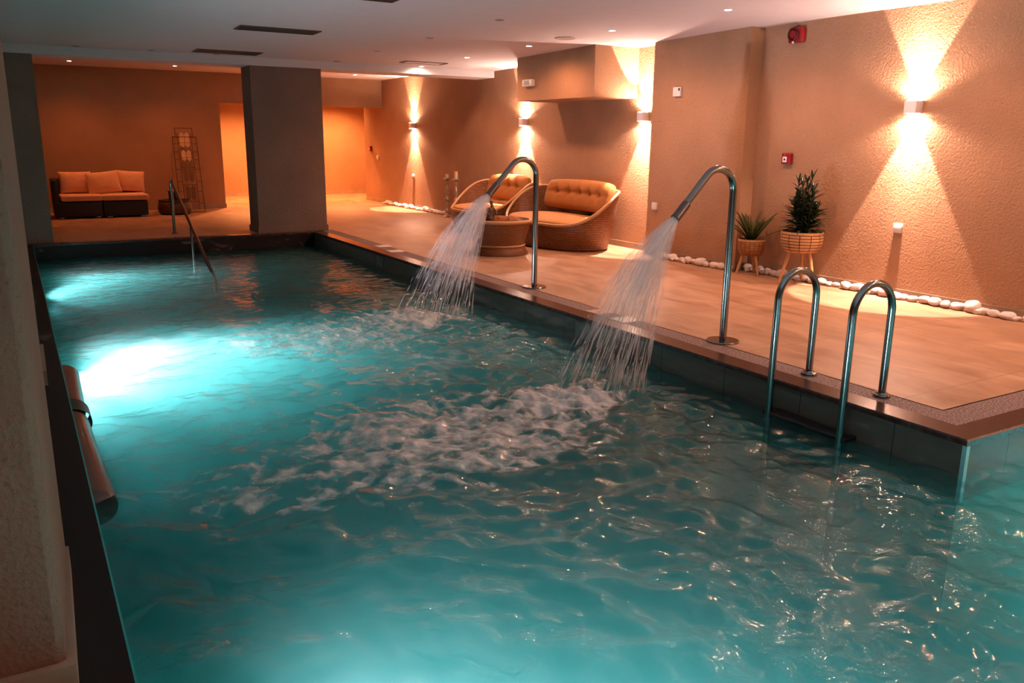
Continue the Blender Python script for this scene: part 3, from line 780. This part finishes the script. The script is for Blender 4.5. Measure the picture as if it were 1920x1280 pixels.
# figurine on the table: squat seated shape beside an upright one
b = MB()
b.lathe([(.045, 0), (.05, .01), (.044, .03), (.042, .09), (.047, .12), (.036, .145), (.02, .15)], n=20)
b.tube([(.045, 0, .0), (.047, 0, .08), (.038, 0, .14), (.03, 0, .19)], [.022, .03, .024, .014], 14)
b.lathe([(.004, .17), (.02, .185), (.024, .205), (.017, .228), (.003, .236)], c=(.026, 0, 0), n=18)
b.tube([(.05, -.01, .135), (.078, -.03, .10), (.07, -.045, .06)], [.012, .012, .009], 10)
b.tube([(-.03, -.03, .13), (-.055, -.04, .09), (-.03, -.055, .06)], [.011, .012, .01], 10)
tag(b.build('figurine', M['figurine'], loc=(5.03, 9.06, .437)), 'small bronze figurine on the glass topped wicker table', 'figurine')
b = MB(); b.lathe([(.0, 0), (.09, .002), (.10, .010), (.085, .014), (0, .010)], n=28, cap=False)
tag(b.build('dish', M['figurine'], loc=(4.955, 9.30, .437)), 'flat reddish brown dish on the wicker table beside the figurine', 'dish')

# candlesticks by the right wall
def make_candlestick(h):
    pr = [(.075, 0), (.078, .012), (.06, .025), (.03, .05), (.022, .07), (.045, .095), (.05, .12), (.028, .15), (.018, .17), (.03, .19), (.040, .23), (.024, .27), (.045, .29), (.054, .315), (.05, .34), (.022, .36),
          (.018, .38), (.028, .41), (.040, .45), (.034, .49), (.020, .54), (.016, .57), (.026, .585), (.030, .60), (.018, .62), (.022, .64), (.035, .655), (.070, .668), (.074, .680), (.066, .686), (.02, .686)]
    k = h/.686
    return MB().lathe([(r, z*k) for r, z in pr], n=28)
for (x, y, h, ch, l1, l2) in ((6.83, 13.90, .70, .075, 'silvery turned candlestick left of the pair against the right wall', 'short pale pillar candle on the left candlestick of the pair'),
                             (6.83, 13.54, .70, .135, 'silvery turned candlestick right of the pair, holding the taller candle', 'taller pale pillar candle on the right candlestick of the pair')):
    o = make_candlestick(h).build('candlestick', M['silver_wood'], loc=(x, y, 0), angle=60); tag(o, l1, 'candlestick', 'turned candlesticks')
    c = MB().lathe([(.034, 0), (.034, ch-.004), (.03, ch), (.012, ch-.004), (0, ch-.006)], n=24, cap=False); 
    co = c.build('candle', M['candle'], loc=(x, y, h+.001)); tag(co, l2, 'candle', 'pillar candles')
    MB().tube([(0, 0, ch-.008), (.001, 0, ch+.004), (.003, 0, ch+.012)], .0015, 6).build('wick', M['black'], co)

# ------------------------------------------------------------------ potted plants
def leaf(b, base, d, L, w, droop, up=Vector((0, 0, 1)), seg=6):
    d = d.normalized(); side = d.cross(up)
    if side.length < .05: side = Vector((1, 0, 0))
    side.normalize(); n0 = len(b.v)
    for i in range(seg+1):
        s_ = i/seg
        p = base+d*(L*s_)-up*(droop*L*s_*s_)
        ww = w*math.sin(PI*min(.97, .12+.86*s_))**.8*(1 if s_ < .98 else .2)
        nrm = side.cross(d)
        b.v += [tuple(p-side*ww+nrm*ww*.35), tuple(p), tuple(p+side*ww+nrm*ww*.35)]
    for i in range(seg):
        a = n0+3*i
        b.quad((a, a+1, a+4, a+3)); b.quad((a+1, a+2, a+5, a+4))
def planter(name, loc, label, R, zb, zt, mat, splay, foliage):
    t = empty(name, loc, 0, label, 'potted plant', 'potted plants by the right wall')
    prof = []
    H = zt-zb
    for s_, k in ((0, .72), (.06, .80), (.2, .90), (.45, .985), (.7, 1.0), (.92, .975), (1, .97)):
        prof.append((R*k, zb+H*s_))
    b = MB(); b.lathe(prof, n=56)
    for k in range(len(b.f)-2):
        ids = b.f[k]; u0 = b.uv[k]; b.uv[k] = tuple((u0[i][0]*2*PI*R, b.v[ids[i]][2]) for i in range(4))
    b.f.pop(); b.uv.pop(); b.mi.pop()
    b.build('pot', mat, t, angle=70)
    MB().lathe([(0, zt-.03), (R*.94, zt-.03)], n=40, cap=False).build('soil', M['soil'], t)
    MB().lathe([(R*.955, zt-.04), (R*.955, zt+.003), (R*.985, zt+.003), (R*.985, zt-.02)], n=48, cap=False).build('pot_rim', M['wood_leg'], t)
    for k in range(3):
        a = splay+2*PI*k/3
        MB().tube([(R*.52*math.cos(a), R*.52*math.sin(a), zb+.012), (R*.98*math.cos(a), R*.98*math.sin(a), 0)], [.018, .012], 12).build('leg', M['wood_leg'], t)
    foliage(t, zt)
    return t
def palm_foliage(t, zt):
    r = random.Random(5); b = MB(); st = MB()
    for k in range(17):
        a = k*2.4; q = .015+.05*r.random(); base = Vector((q*math.cos(a), q*math.sin(a), zt-.03))
        tall = (.18, .30, .40, .26, .46, .22, .36, .44, .30, .50, .24, .16, .34, .54, .28, .42, .49)[k]; top = base+Vector((math.cos(a), math.sin(a), 0))*(.10*(1-tall/.56)+.016)+Vector((0, 0, tall))
        st.tube([base, base.lerp(top, .5)+Vector((0, 0, .01)), top], [.006, .005, .003], 6)
        nl = 20
        for j in range(nl):
            s_ = .12+.88*j/nl; p = base.lerp(top, s_); an = j*2.4+a
            el = .15+.9*s_*r.uniform(.7, 1.2)
            d = Vector((math.cos(an), math.sin(an), el))
            leaf(b, p, d, r.uniform(.18, .25)*(1.05-.55*min(1, tall*s_/.52)), .0145, r.uniform(.12, .4))
        for j in range(5):
            an = j*1.26+a; leaf(b, top, Vector((math.cos(an)*.4, math.sin(an)*.4, 1)), r.uniform(.10, .14), .011, .1)
    b.v = [(min(x, 7.035-t.location.x), y, z) for x, y, z in b.v]     # tips bend against the wall
    b.build('foliage', M['leaf'], t, smooth=False); st.build('stems', M['leaf'], t)
def fern_foliage(t, zt):
    r = random.Random(9); b = MB()
    fr = [(PI*2*k/13+r.uniform(-.2, .2), r.uniform(1.5, 4.5), r.uniform(.29, .42)) for k in range(13)]
    fr += [(-.95, .62, .43), (-1.9, 3.5, .42), (2.6, 1.3, .34), (2.2, 1.0, .33)]
    for a, el, L in fr:
        d = Vector((math.cos(a), math.sin(a), el)).normalized(); base = Vector((.02*math.cos(a), .02*math.sin(a), zt-.03))
        side = d.cross(Vector((0, 0, 1))); side.normalize()
        n = 22; prev = base
        for j in range(n):
            s_ = (j+1)/n; p = base+d*(L*s_)-Vector((0, 0, .12*L*s_*s_))+Vector((math.cos(a), math.sin(a), 0))*(.05*s_*s_)
            ll = .070*math.sin(PI*min(1, .22+.74*s_))
            for sg in (-1, 1):
                leaf(b, p, side*sg+d*.85+Vector((0, 0, .15)), ll, .0080, .15, seg=2)
            prev = p
        leaf(b, base, d, L*.98, .004, .12, seg=8)
    b.v = [(min(x, 7.035-t.location.x), y, z) for x, y, z in b.v]     # tips bend against the wall
    b.build('foliage', M['leaf2'], t, smooth=False)
planter('potted_plant', (6.80, 6.42, 0), 'small fern in a low woven planter on short wooden legs beside the pier', .145, .215, .385, M['planter2'], .4, fern_foliage)
planter('potted_plant', (6.76, 5.72, 0), 'taller dark palm in a striped woven planter on long wooden legs', .205, .335, .535, M['planter'], .55, palm_foliage)

# ------------------------------------------------------------------ white stones along the wall
def pebble(seed):
    r = random.Random(seed); b = MB(); off = Vector((r.random()*9, r.random()*9, r.random()*9))
    sx, sy, sz = 1, r.uniform(.68, .85), r.uniform(.55, .75)
    def fn(u, v):
        a = 2*PI*u; e = -PI/2+PI*v
        d = Vector((math.cos(e)*math.cos(a), math.cos(e)*math.sin(a), math.sin(e)))
        k = 1+.22*mnoise.noise(d*1.1+off)+.07*mnoise.noise(d*2.6+off)
        return (d.x*sx*k, d.y*sy*k, d.z*sz*k+sz*.92)
    b.surf(fn, 20, 12, closed_u=True)
    me = b.build('decorative_stone', M['stone'], angle=85)
    return me
protos = [pebble(s) for s in range(7)]
used = [False]*7; rs = random.Random(3)
def stone(x, y, size, label, grp, z=0):
    k = rs.randrange(7)
    if not used[k]: o = protos[k]; used[k] = True
    else: o = protos[k].copy(); COL.objects.link(o)
    s_ = size/2
    o.location = (x, y, z); o.scale = (s_, s_*rs.uniform(.9, 1.05), s_*rs.uniform(.85, 1.05)); o.rotation_euler = (rs.uniform(-.15, .15), rs.uniform(-.15, .15), rs.uniform(.9, 2.2))
    return tag(o, label, 'stone', grp)
def row(x0, y0, x1, y1, label, grp, step=.105, extra=.22):
    L = math.hypot(x1-x0, y1-y0); s_ = 0
    while s_ < L:
        sz = rs.uniform(.085, .155); t_ = s_/L
        stone(x0+(x1-x0)*t_+rs.uniform(-.015, .012), y0+(y1-y0)*t_, sz, label, grp)
        if rs.random() < extra: stone(x0+(x1-x0)*t_+rs.uniform(-.05, -.02), y0+(y1-y0)*t_+.04, sz*.7, label, grp)
        s_ += sz*.86
row(6.965, 3.0, 6.965, 6.62, 'smooth white stone in the row along the right wall, near the potted plants', 'white stones by the plants')
row(6.775, 6.70, 6.775, 7.95, 'smooth white stone in the row along the foot of the pier', 'white stones along the pier')
row(6.955, 14.25, 6.955, 17.2, 'small white stone in the row at the far end of the right wall', 'white stones at the far right wall')

# ------------------------------------------------------------------ things on the right wall
def sconce(y, z, label, first=[None]):
    if first[0] is None:
        t = empty('wall_sconce', (0, 0, 0)); first[0] = t
        MB().rbox((-.052, 0, 0), (.10, .118, .108), .003).build('housing', M['sconce'], t)
        MB().box(-.092, -.014, -.046, .046, .0545, .0565).build('upper_lens', M['sconce_lens'], t, smooth=False)
        MB().box(-.092, -.014, -.046, .046, -.0565, -.0545).build('lower_lens', M['sconce_lens'], t, smooth=False)
    else: t = dup(first[0])
    t.location = (WX, y, z); tag(t, label, 'wall light', 'up and down wall lights')
    return t
SC_POS = [(4.825, 1.72, 'white up and down wall light above the plants on the right wall, largest in view'),
          (8.60, 1.70, 'white up and down wall light half hidden behind the pier'),
          (11.53, 1.665, 'white up and down wall light under the far edge of the boxed bulkhead'),
          (15.80, 1.645, 'white up and down wall light farthest along the right wall, above the small outlet')]
for y, z, l in SC_POS: sconce(y, z, l)

def outlet(loc, size, label, normal='x', flap=True):
    t = empty('wall_outlet', loc, 0, label, 'wall outlet', 'white outlets and switches')
    MB().rbox((-.017, 0, 0), (.034, size, size*1.06), .008).build('cover', M['white_plastic'], t)
    if flap: MB().rbox((-.037, 0, -.003), (.008, size*.72, size*.70), .003).build('flap', M['white_plastic'], t)
    return t
outlet((WX, 4.86, .64), .085, 'white outlet low on the right wall under the largest wall light')
outlet((6.86, 8.10, .615), .085, 'white outlet low on the pier beside the wicker sofa')
outlet((WX, 15.86, .65), .085, 'small white outlet low on the far right wall under the farthest wall light')
o = outlet((WX, 17.77, .98), .08, 'tiny white switch near the passage corner of the right wall')
o.name = 'wall_switch'; o['category'] = 'wall switch'

t = empty('thermostat', (6.86, 7.79, 1.965), 0, 'square white control box high on the pier', 'control box')
MB().rbox((-.018, 0, 0), (.036, .13, .105), .006).build('case', M['white_plastic'], t)
MB().rbox((-.038, -.045, .025), (.004, .022, .03), .001).build('window', M['black'], t)
MB().rbox((-.037, .02, -.005), (.003, .055, .06), .001).build('button_panel', M['white_plastic'], t)

t = empty('emergency_light', (6.36, 10.30, 2.165), 0, 'white emergency light box on the front of the boxed bulkhead', 'emergency light')
MB().rbox((-.03, 0, 0), (.06, .26, .095), .012).build('case', M['white_plastic'], t)
MB().rbox((-.061, .01, 0), (.004, .15, .06), .002).build('diffuser', M['grey_plastic'], t)
for yy in (.085, -.085): MB().lathe([(.006, 0), (.006, .004), (0, .005)], c=(-.063, yy, .012), n=12, axis=Vector((-1, 0, 0)), cap=False).build('indicator', M['led'], t)

t = empty('alarm_sounder', (WX, 6.235, 2.46), 0, 'round red fire alarm sounder high on the right wall', 'fire alarm')
MB().rbox((-.03, 0, 0), (.06, .185, .15), .02).build('case', M['red_plastic'], t)
ax = Vector((-1, 0, 0))
MB().lathe([(.066, 0), (.066, .016), (.056, .02), (.05, .012), (.045, .006)], c=(-.058, .02, .005), n=36, axis=ax, cap=False).build('horn_ring', M['dark_red'], t)
MB().lathe([(.042, 0), (.042, .012), (.036, .018), (0, .02)], c=(-.056, .02, .005), n=32, axis=ax, cap=False).build('horn_cone', M['red_plastic'], t)
MB().lathe([(.012, 0), (.012, .010), (.006, .016), (0, .017)], c=(-.055, .02, -.070), n=16, axis=ax, cap=False).build('indicator', M['white_plastic'], t)

def callpoint(loc, label):
    t = empty('fire_call_point', loc, 0, label, 'fire alarm button', 'red fire call points')
    MB().rbox((-.024, 0, 0), (.048, .115, .112), .008).build('case', M['red_plastic'], t)
    p = MB().rbox((-.049, .012, -.008), (.004, .055, .058), .002).build('push_plate', M['white_plastic'], t)
    MB().lathe([(.011, 0), (.011, .002), (0, .0021)], c=(-.051, .012, -.008), n=20, axis=ax, cap=False).build('press_mark', M['black'], p)
    MB().lathe([(.004, 0), (.004, .002), (0, .0021)], c=(-.048, .012, .038), n=12, axis=ax, cap=False).build('indicator', M['white_plastic'], t)
callpoint((WX, 6.23, 1.235), 'red fire call point on the right wall above the taller potted plant')
callpoint((WX, 18.2, 1.165), 'small red fire call point on the wall inside the far passage')

# ------------------------------------------------------------------ ceiling fittings
def downlight(x, y, z, label, lit=True, first={}):
    key = 'lit' if lit else 'off'
    if key not in first:
        t = empty('ceiling_spot', (0, 0, 0)); first[key] = t
        MB().lathe([(.030, .0), (.044, -.004), (.046, .0), (.046, .004)], n=32, cap=False).build('ring', M['white_plastic' if lit else 'grey_plastic'], t)
        MB().lathe([(0, -.001), (.030, -.001)], n=24, cap=False).build('lens', M['lens' if lit else 'steel_dark'], t)
    else: t = dup(first[key])
    t.location = (x, y, z-.003); tag(t, label, 'ceiling spotlight', 'lit ceiling spotlights' if lit else 'unlit ceiling spotlights')
    return t
DL = [(5.88, 6.06), (5.80, 7.72), (5.75, 9.36), (5.70, 10.94), (5.68, 12.44)]
lab = ['lit ceiling spotlight nearest the camera, left of the red alarm sounder', 'lit ceiling spotlight just in front of the near end of the boxed bulkhead', 'lit ceiling spotlight in front of the far end of the boxed bulkhead',
       'lit ceiling spotlight between the bulkhead and the slim ceiling vent', 'lit ceiling spotlight beside the slim vent, just before the ceiling beam']
for (x, y), l in zip(DL, lab): downlight(x, y, zc(y), l)
DF = [(1.04, 16.4), (2.70, 16.35), (6.02, 16.3)]
lab = ['lit ceiling spotlight above the dark far sofa', 'lit ceiling spotlight above the leaning iron screen', 'lit ceiling spotlight right of the wide grey pillar, beyond the beam']
for (x, y), l in zip(DF, lab): downlight(x, y, 2.6, l)
UN = [(4.386, 7.71, 'unlit ceiling spotlight nearest the camera, largest of the dark ones'), (4.375, 9.33, 'unlit ceiling spotlight between the largest dark one and the slim vent'), (4.35, 10.92, 'unlit ceiling spotlight left of the slim vent beside the pool deck'),
      (4.31, 12.42, 'unlit ceiling spotlight close to the beam right above the wide grey pillar'), (2.61, 12.42, 'unlit ceiling spotlight close to the beam under the dark slot vent'), (1.77, 12.42, 'unlit ceiling spotlight close to the beam left of the dark slot vents'),
      (.885, 12.42, 'unlit ceiling spotlight close to the beam, farthest left')]
for x, y, l in UN: downlight(x, y, zc(y), l, False)
t = empty('ceiling_speaker', (5.71, 8.50, zc(8.5)-.004), 0, 'round flat pale disc in the ceiling before the boxed bulkhead', 'ceiling speaker')
MB().lathe([(.10, 0), (.115, -.006), (.12, 0), (.12, .004)], n=40, cap=False).build('ring', M['grey_plastic'], t)
MB().lathe([(0, -.003), (.10, -.003)], n=40, cap=False).build('grille', M['frame_white'], t)
def vent(x0, x1, y0, y1, label, mat, pale):
    y = (y0+y1)/2
    t = empty('ceiling_vent', ((x0+x1)/2, y, zc(y)), 0, label, 'ceiling vent', 'slot vents in the ceiling')
    w, d = (x1-x0)/2, (y1-y0)/2; sl = -.10/6.56
    b = MB()
    for a in ((-w, w, -d, -d+.016), (-w, w, d-.016, d), (-w, -w+.016, -d+.016, d-.016), (w-.016, w, -d+.016, d-.016)): b.box(*a, -.010, .012)
    f = b.build('frame', mat, t, smooth=False); f.rotation_euler = (math.atan(sl), 0, 0)
    if pale:
        p = MB().box(-w*.80, w*.86, -d+.03, d-.02, -.006, .0).build('panel', M['ceiling'], t, smooth=False); p.rotation_euler = (math.atan(sl), 0, 0)
    b = MB().box(-w+.016, w-.016, -d+.016, d-.016, -.004, .002); bk = b.build('backing', M['black'], t, smooth=False); bk.rotation_euler = (math.atan(sl), 0, 0)
    if not pale:
        for k in range(4):
            yy = -d+.016+(k+1)*(2*d-.032)/5
            s_ = MB().box(-w+.016, w-.016, yy-.004, yy+.004, -.008, .0).build('slat', M['vent'], t, smooth=False); s_.rotation_euler = (math.atan(sl), 0, 0)
vent(2.24, 3.12, 9.44, 9.76, 'dark slot vent in the ceiling, the larger of the two over the pool', M['vent'], False)
vent(2.25, 3.10, 11.88, 12.26, 'dark slot vent in the ceiling close to the beam', M['vent'], False)
vent(5.145, 5.83, 11.80, 12.05, 'slim pale access vent in the ceiling close to the beam and the right wall', M['vent'], True)
vent(2.25, 3.07, 7.02, 7.32, 'dark slot vent in the ceiling cut off by the top of the photo', M['vent'], False)

# ------------------------------------------------------------------ far sitting corner
def pillow(w, h, d, bulge=.5, puff=0.0):
    b = MB()
    def fn(u, v, sg):
        X = -1+2*u; Y_ = -1+2*v
        e = max(0, 1-abs(X)**2.6)*max(0, 1-abs(Y_)**2.6)
        th = d/2*(e**bulge); pin = 1-.05*(1-Y_*Y_); pin2 = 1-.05*(1-X*X)
        wr = .006*mnoise.noise(Vector((X*3, Y_*3, sg*2.0+w)))
        return (X*w/2*pin, -sg*(th+wr*e), Y_*h/2*pin2)
    b.surf(lambda u, v: fn(u, v, 1), 28, 24); b.surf(lambda u, v: fn(1-u, v, -1), 28, 24)
    return b
def sofa_section(x0, x1, label, left):
    yf, yb = 16.10, 16.88
    t = empty('sofa_section', ((x0+x1)/2, yf, 0), 0, label, 'sofa', 'dark wicker sofa sections')
    w = (x1-x0)/2
    b = MB().rbox((0, .39, .155), (2*w-.01, .77, .25), .012); b.build('base', M['rattan_dark'], t)
    MB().rbox((0, .73, .40), (2*w-.01, .10, .50), .015).build('backrest', M['rattan_dark'], t)
    if left: MB().rbox((-w+.045, .40, .42), (.09, .76, .46), .015).build('armrest', M['rattan_dark'], t)
    x_ = .05 if left else 0
    b = MB().rbox((x_+.01, .33, .345), (2*w-.09 if left else 2*w+.02, .70, .10), .035, seg=5); b.build('seat_cushion', M['cushion_orange'], t, angle=80)
    for xx in (-w+.09, w-.09):
        MB().rbox((xx, .02, .016), (.09, .04, .03), .003).build('foot', M['steel'], t)
    return t
sofa_section(.56, 1.30, 'left half of the dark wicker sofa with an arm, by the far wall', True)
sofa_section(1.305, 2.03, 'armless right half of the dark wicker sofa by the far wall', False)
def put_pillow(w, h, d, x, y, z, rx, ry, label, rz=0):
    o = pillow(w, h, d).build('pillow', M['cushion_orange'], angle=85)
    o.location = (x, y, z); o.rotation_euler = (rx, ry, rz); tag(o, label, 'pillow', 'pillows on the dark sofa')
put_pillow(.52, .38, .16, .945, 16.66, .585, -.20, .0, 'square orange lit pillow at the left end of the dark far sofa')
put_pillow(.54, .39, .15, 1.38, 16.52, .585, -.28, -.10, 'tilted orange lit pillow in the middle of the dark far sofa')
put_pillow(.46, .37, .15, 1.84, 16.66, .595, -.20, .07, 'square orange lit pillow at the right end of the dark far sofa')

t = empty('wicker_basket', (2.52, 16.45, 0), 0, 'dark brown wicker basket on the floor beside the far sofa', 'basket')
b = MB(); b.lathe([(.24, 0), (.28, .03), (.295, .10), (.285, .19), (.262, .245)], n=48)
for k in range(len(b.f)-2):
    ids = b.f[k]; u0 = b.uv[k]; b.uv[k] = tuple((u0[i][0]*1.8, b.v[ids[i]][2]) for i in range(4))
b.build('body', M['basket'], t, angle=70)
MB().tube([(.264*math.cos(2*PI*i/48), .264*math.sin(2*PI*i/48), .248) for i in range(49)], .014, 8, cap=False).build('rim', M['basket'], t)
t = empty('lantern', (2.50, 16.42, .2505), 0, 'small black lantern with a pale top standing on the wicker basket', 'lantern')
b = MB()
b.rbox((0, 0, .012), (.15, .13, .024), .004); b.rbox((0, 0, .16), (.16, .14, .02), .004)
for sx in (-.06, .06):
    for sy in (-.05, .05): b.box(sx-.008, sx+.008, sy-.008, sy+.008, .02, .152)
b.build('frame', M['black'], t, smooth=False)
MB().box(-.052, .052, -.042, .042, .024, .15).build('body', M['black'], t, smooth=False)
MB().lathe([(.045, .17), (.048, .19), (.04, .235), (.015, .25), (0, .252)], n=20, cap=False).build('lid', M['cushion_orange'], t)

def iron_screen():
    t = empty('iron_screen', (2.865, 16.62, 0), 0, 'tall thin iron screen with pointed panels leaning on the far wall', 'decorative screen')
    tilt = math.atan2(.78, 1.60)
    R = Matrix.Rotation(-tilt*.96, 4, 'X') @ Matrix.Rotation(.0, 4, 'Y')
    L = 1.70
    def T(x, z): return tuple(R @ Vector((x+.055*z/L, 0, z)))
    def bars(segs, r): 
        b = MB()
        for (a, c) in segs: b.tube([T(*a), T(*c)], r, 6)
        return b
    w = .215; h = 1.52
    bars([((-w, .01), (-w, h)), ((w, .01), (w, h)), ((-w, .01), (w, .01)), ((-w, h), (w, h))], .0075).build('frame', M['bar'], t)
    bars([((-.155, h), (-.155, L)), ((.155, h), (.155, L)), ((-.155, L), (.155, L))], .006).build('crown', M['bar'], t)
    bars([((-.125, .05), (-.125, h+.08)), ((.125, .05), (.125, h+.08))], .0055).build('inner_bars', M['bar'], t)
    zs = [.18, .42, .62, .86, 1.06, 1.22, 1.38]
    bars([((s_*.125, z), (s_*w, z)) for z in zs for s_ in (-1, 1)], .005).build('rungs', M['bar'], t)
    bars([((-.125, z), (.125, z)) for z in (.22, .56, .90, 1.10, 1.40)], .005).build('cross_bars', M['bar'], t)
    for (z0, z1, mt) in ((1.30, 1.62, 'frame_white'), (1.02, 1.26, 'frame_white'), (.60, .96, 'screen_panel_shaded'), (.24, .54, 'screen_panel_shaded')):
        for s_ in (-1, 1):
            b = MB(); cx = s_*.047; hw = .040
            out = [(cx-hw, z0+.05), (cx, z0), (cx+hw, z0+.05), (cx+hw, z1-.05), (cx, z1), (cx-hw, z1-.05)]
            n0 = len(b.v)
            for off in (-.004, .004):
                for x, z in out: 
                    p = R @ Vector((x+.055*z/L, off, z)); b.v.append(tuple(p))
            b.quad([n0+i for i in range(6)]); b.quad([n0+6+i for i in range(6)][::-1])
            for i in range(6): b.quad((n0+i, n0+6+i, n0+6+(i+1)%6, n0+(i+1)%6))
            b.build('pointed_panel', M['screen_panel_lit'] if mt == 'frame_white' else M[mt], t, smooth=False)
M['screen_panel_lit'] = simple('screen_panel_metal_lit', (.40, .27, .18), .5, var=.1)  # upper screen panels, the light on them put into the colour
iron_screen()

# ------------------------------------------------------------------ lights
def spot(loc, target, energy, col, size_deg, blend=.15, rad=.01):
    l = bpy.data.lights.new('spot', 'SPOT'); l.energy = energy; l.color = col; l.spot_size = math.radians(size_deg); l.spot_blend = blend; l.shadow_soft_size = rad
    o = bpy.data.objects.new('lamp_spot', l); COL.objects.link(o); o.location = loc
    o.rotation_euler = (Vector(target)-Vector(loc)).to_track_quat('-Z', 'Y').to_euler()
    return o
def area(loc, target, energy, col, sx, sy, spread=180):
    l = bpy.data.lights.new('area', 'AREA'); l.energy = energy; l.color = col; l.shape = 'RECTANGLE'; l.size = sx; l.size_y = sy; l.spread = math.radians(spread)
    o = bpy.data.objects.new('lamp_area', l); COL.objects.link(o); o.location = loc
    o.rotation_euler = (Vector(target)-Vector(loc)).to_track_quat('-Z', 'Y').to_euler()
    return o
WARM = (1, .42, .23)
SCW = (1, .60, .46)
WARM2 = (1, .24, .045)
# wall lights: narrow wedge plus a weak wide spill, up and down
for (y, z, l), c in zip(SC_POS+[(1.0, 1.72, '')], (SCW, SCW, SCW, (1, .54, .34), SCW)):
    x = WX-.055
    for sg in (1, -1):
        zz = z+sg*.058
        spot((x, y, zz), (x, y, zz+sg), 800, c, 60, .12, .012)
        spot((x, y, zz), (x-.02, y, zz+sg), 105, c, 152, .3, .012)
# ceiling spotlights
for x, y in DL+[(5.88, 4.4), (5.9, 2.75), (5.9, 1.1), (5.9, -.6)]:
    z = zc(y)-.012; spot((x, y, z), (x, y, 0), 84, WARM, 164, .6, .03)
for x, y in DF: spot((x, y, 2.588), (x, y, 0), 72, WARM2, 140, .9, .03)
for x, y in ((4.6, 19.3), (6.9, 19.6)): spot((x, y, 2.588), (x, y, 0), 900, (1, .35, .115), 140, .6, .03)
# underwater lamps in the left pool wall
COOL = (1, .72, .80)
for y, e in ((11.0, 600), (6.9, 2500), (1.4, 420)):
    spot((PX0+.03, y, -.44), (PX0+3, y-.25, -.40), e*1.25, COOL, 70, 1.0, .06)
for y, e in ((11.0, 40), (6.9, 260), (1.4, 800), (-1.0, 300)):  # wide fill added along this wall to spread light through the water
    spot((PX0+.05, y, -.62), (PX0+3, y, -.75), e*1.25, COOL, 172, .6, .08)
for x, e in ((2.4, 1250), (5.2, 1500)): spot((x, PYN+.05, -.55), (x, PYN+2.05, -2.35), e*1.25, COOL, 112, .5, .08)  # unseen fill lamps added at the near end to brighten the water
spot((5.3, 2.10, -.45), (4.4, 0, -1.3), 480, COOL, 125, .7, .06)
for x, y in ((-.9, .2), (1.2, -1.6), (3.4, -1.8)): spot((x, y, 2.575), (x, y, 0), 60 if x < 0 else 80, (1, .27, .13) if x < 2 else WARM, 150, 1.0, .03)  # unseen ceiling lamps added behind the camera to warm the nearest pillar
W = bpy.data.worlds.new('World'); SC.world = W; W.use_nodes = True
W.node_tree.nodes['Background'].inputs[0].default_value = (.02, .015, .012, 1); W.node_tree.nodes['Background'].inputs[1].default_value = .2

# ------------------------------------------------------------------ camera
cam = bpy.data.cameras.new('camera'); co = bpy.data.objects.new('camera', cam); COL.objects.link(co)
F, P_, Q_, R_ = 1560.4685, math.radians(13.638966), math.radians(30.671868), math.radians(.641679)
fwd0 = Vector((math.sin(Q_), math.cos(Q_), 0)); rt = Vector((math.cos(Q_), -math.sin(Q_), 0)); up = Vector((0, 0, 1))
fwd = fwd0*math.cos(P_)-up*math.sin(P_); upc = fwd0*math.sin(P_)+up*math.cos(P_)
r2 = rt*math.cos(R_)+upc*math.sin(R_); u2 = -rt*math.sin(R_)+upc*math.cos(R_)
mw = Matrix.Identity(4)
for i in range(3):
    mw[i][0] = r2[i]; mw[i][1] = u2[i]; mw[i][2] = -fwd[i]
mw[2][3] = 1.4
co.matrix_world = mw
cam.sensor_width = 36; cam.lens = F/1920*36; cam.clip_start = .02; cam.clip_end = 100
SC.camera = co

vs = SC.view_settings
SC.display_settings.display_device = 'sRGB'
vs.view_transform = 'Standard'; vs.look = 'None'; vs.gamma = 1; vs.use_curve_mapping = False
vs.exposure = 0.0
cy = SC.cycles
cy.use_denoising = True; cy.use_adaptive_sampling = True; cy.adaptive_threshold = .02
cy.max_bounces = 8; cy.diffuse_bounces = 3; cy.glossy_bounces = 3; cy.transmission_bounces = 4; cy.transparent_max_bounces = 64; cy.volume_bounces = 1
cy.caustics_reflective = False; cy.caustics_refractive = False
cy.sample_clamp_indirect = 4
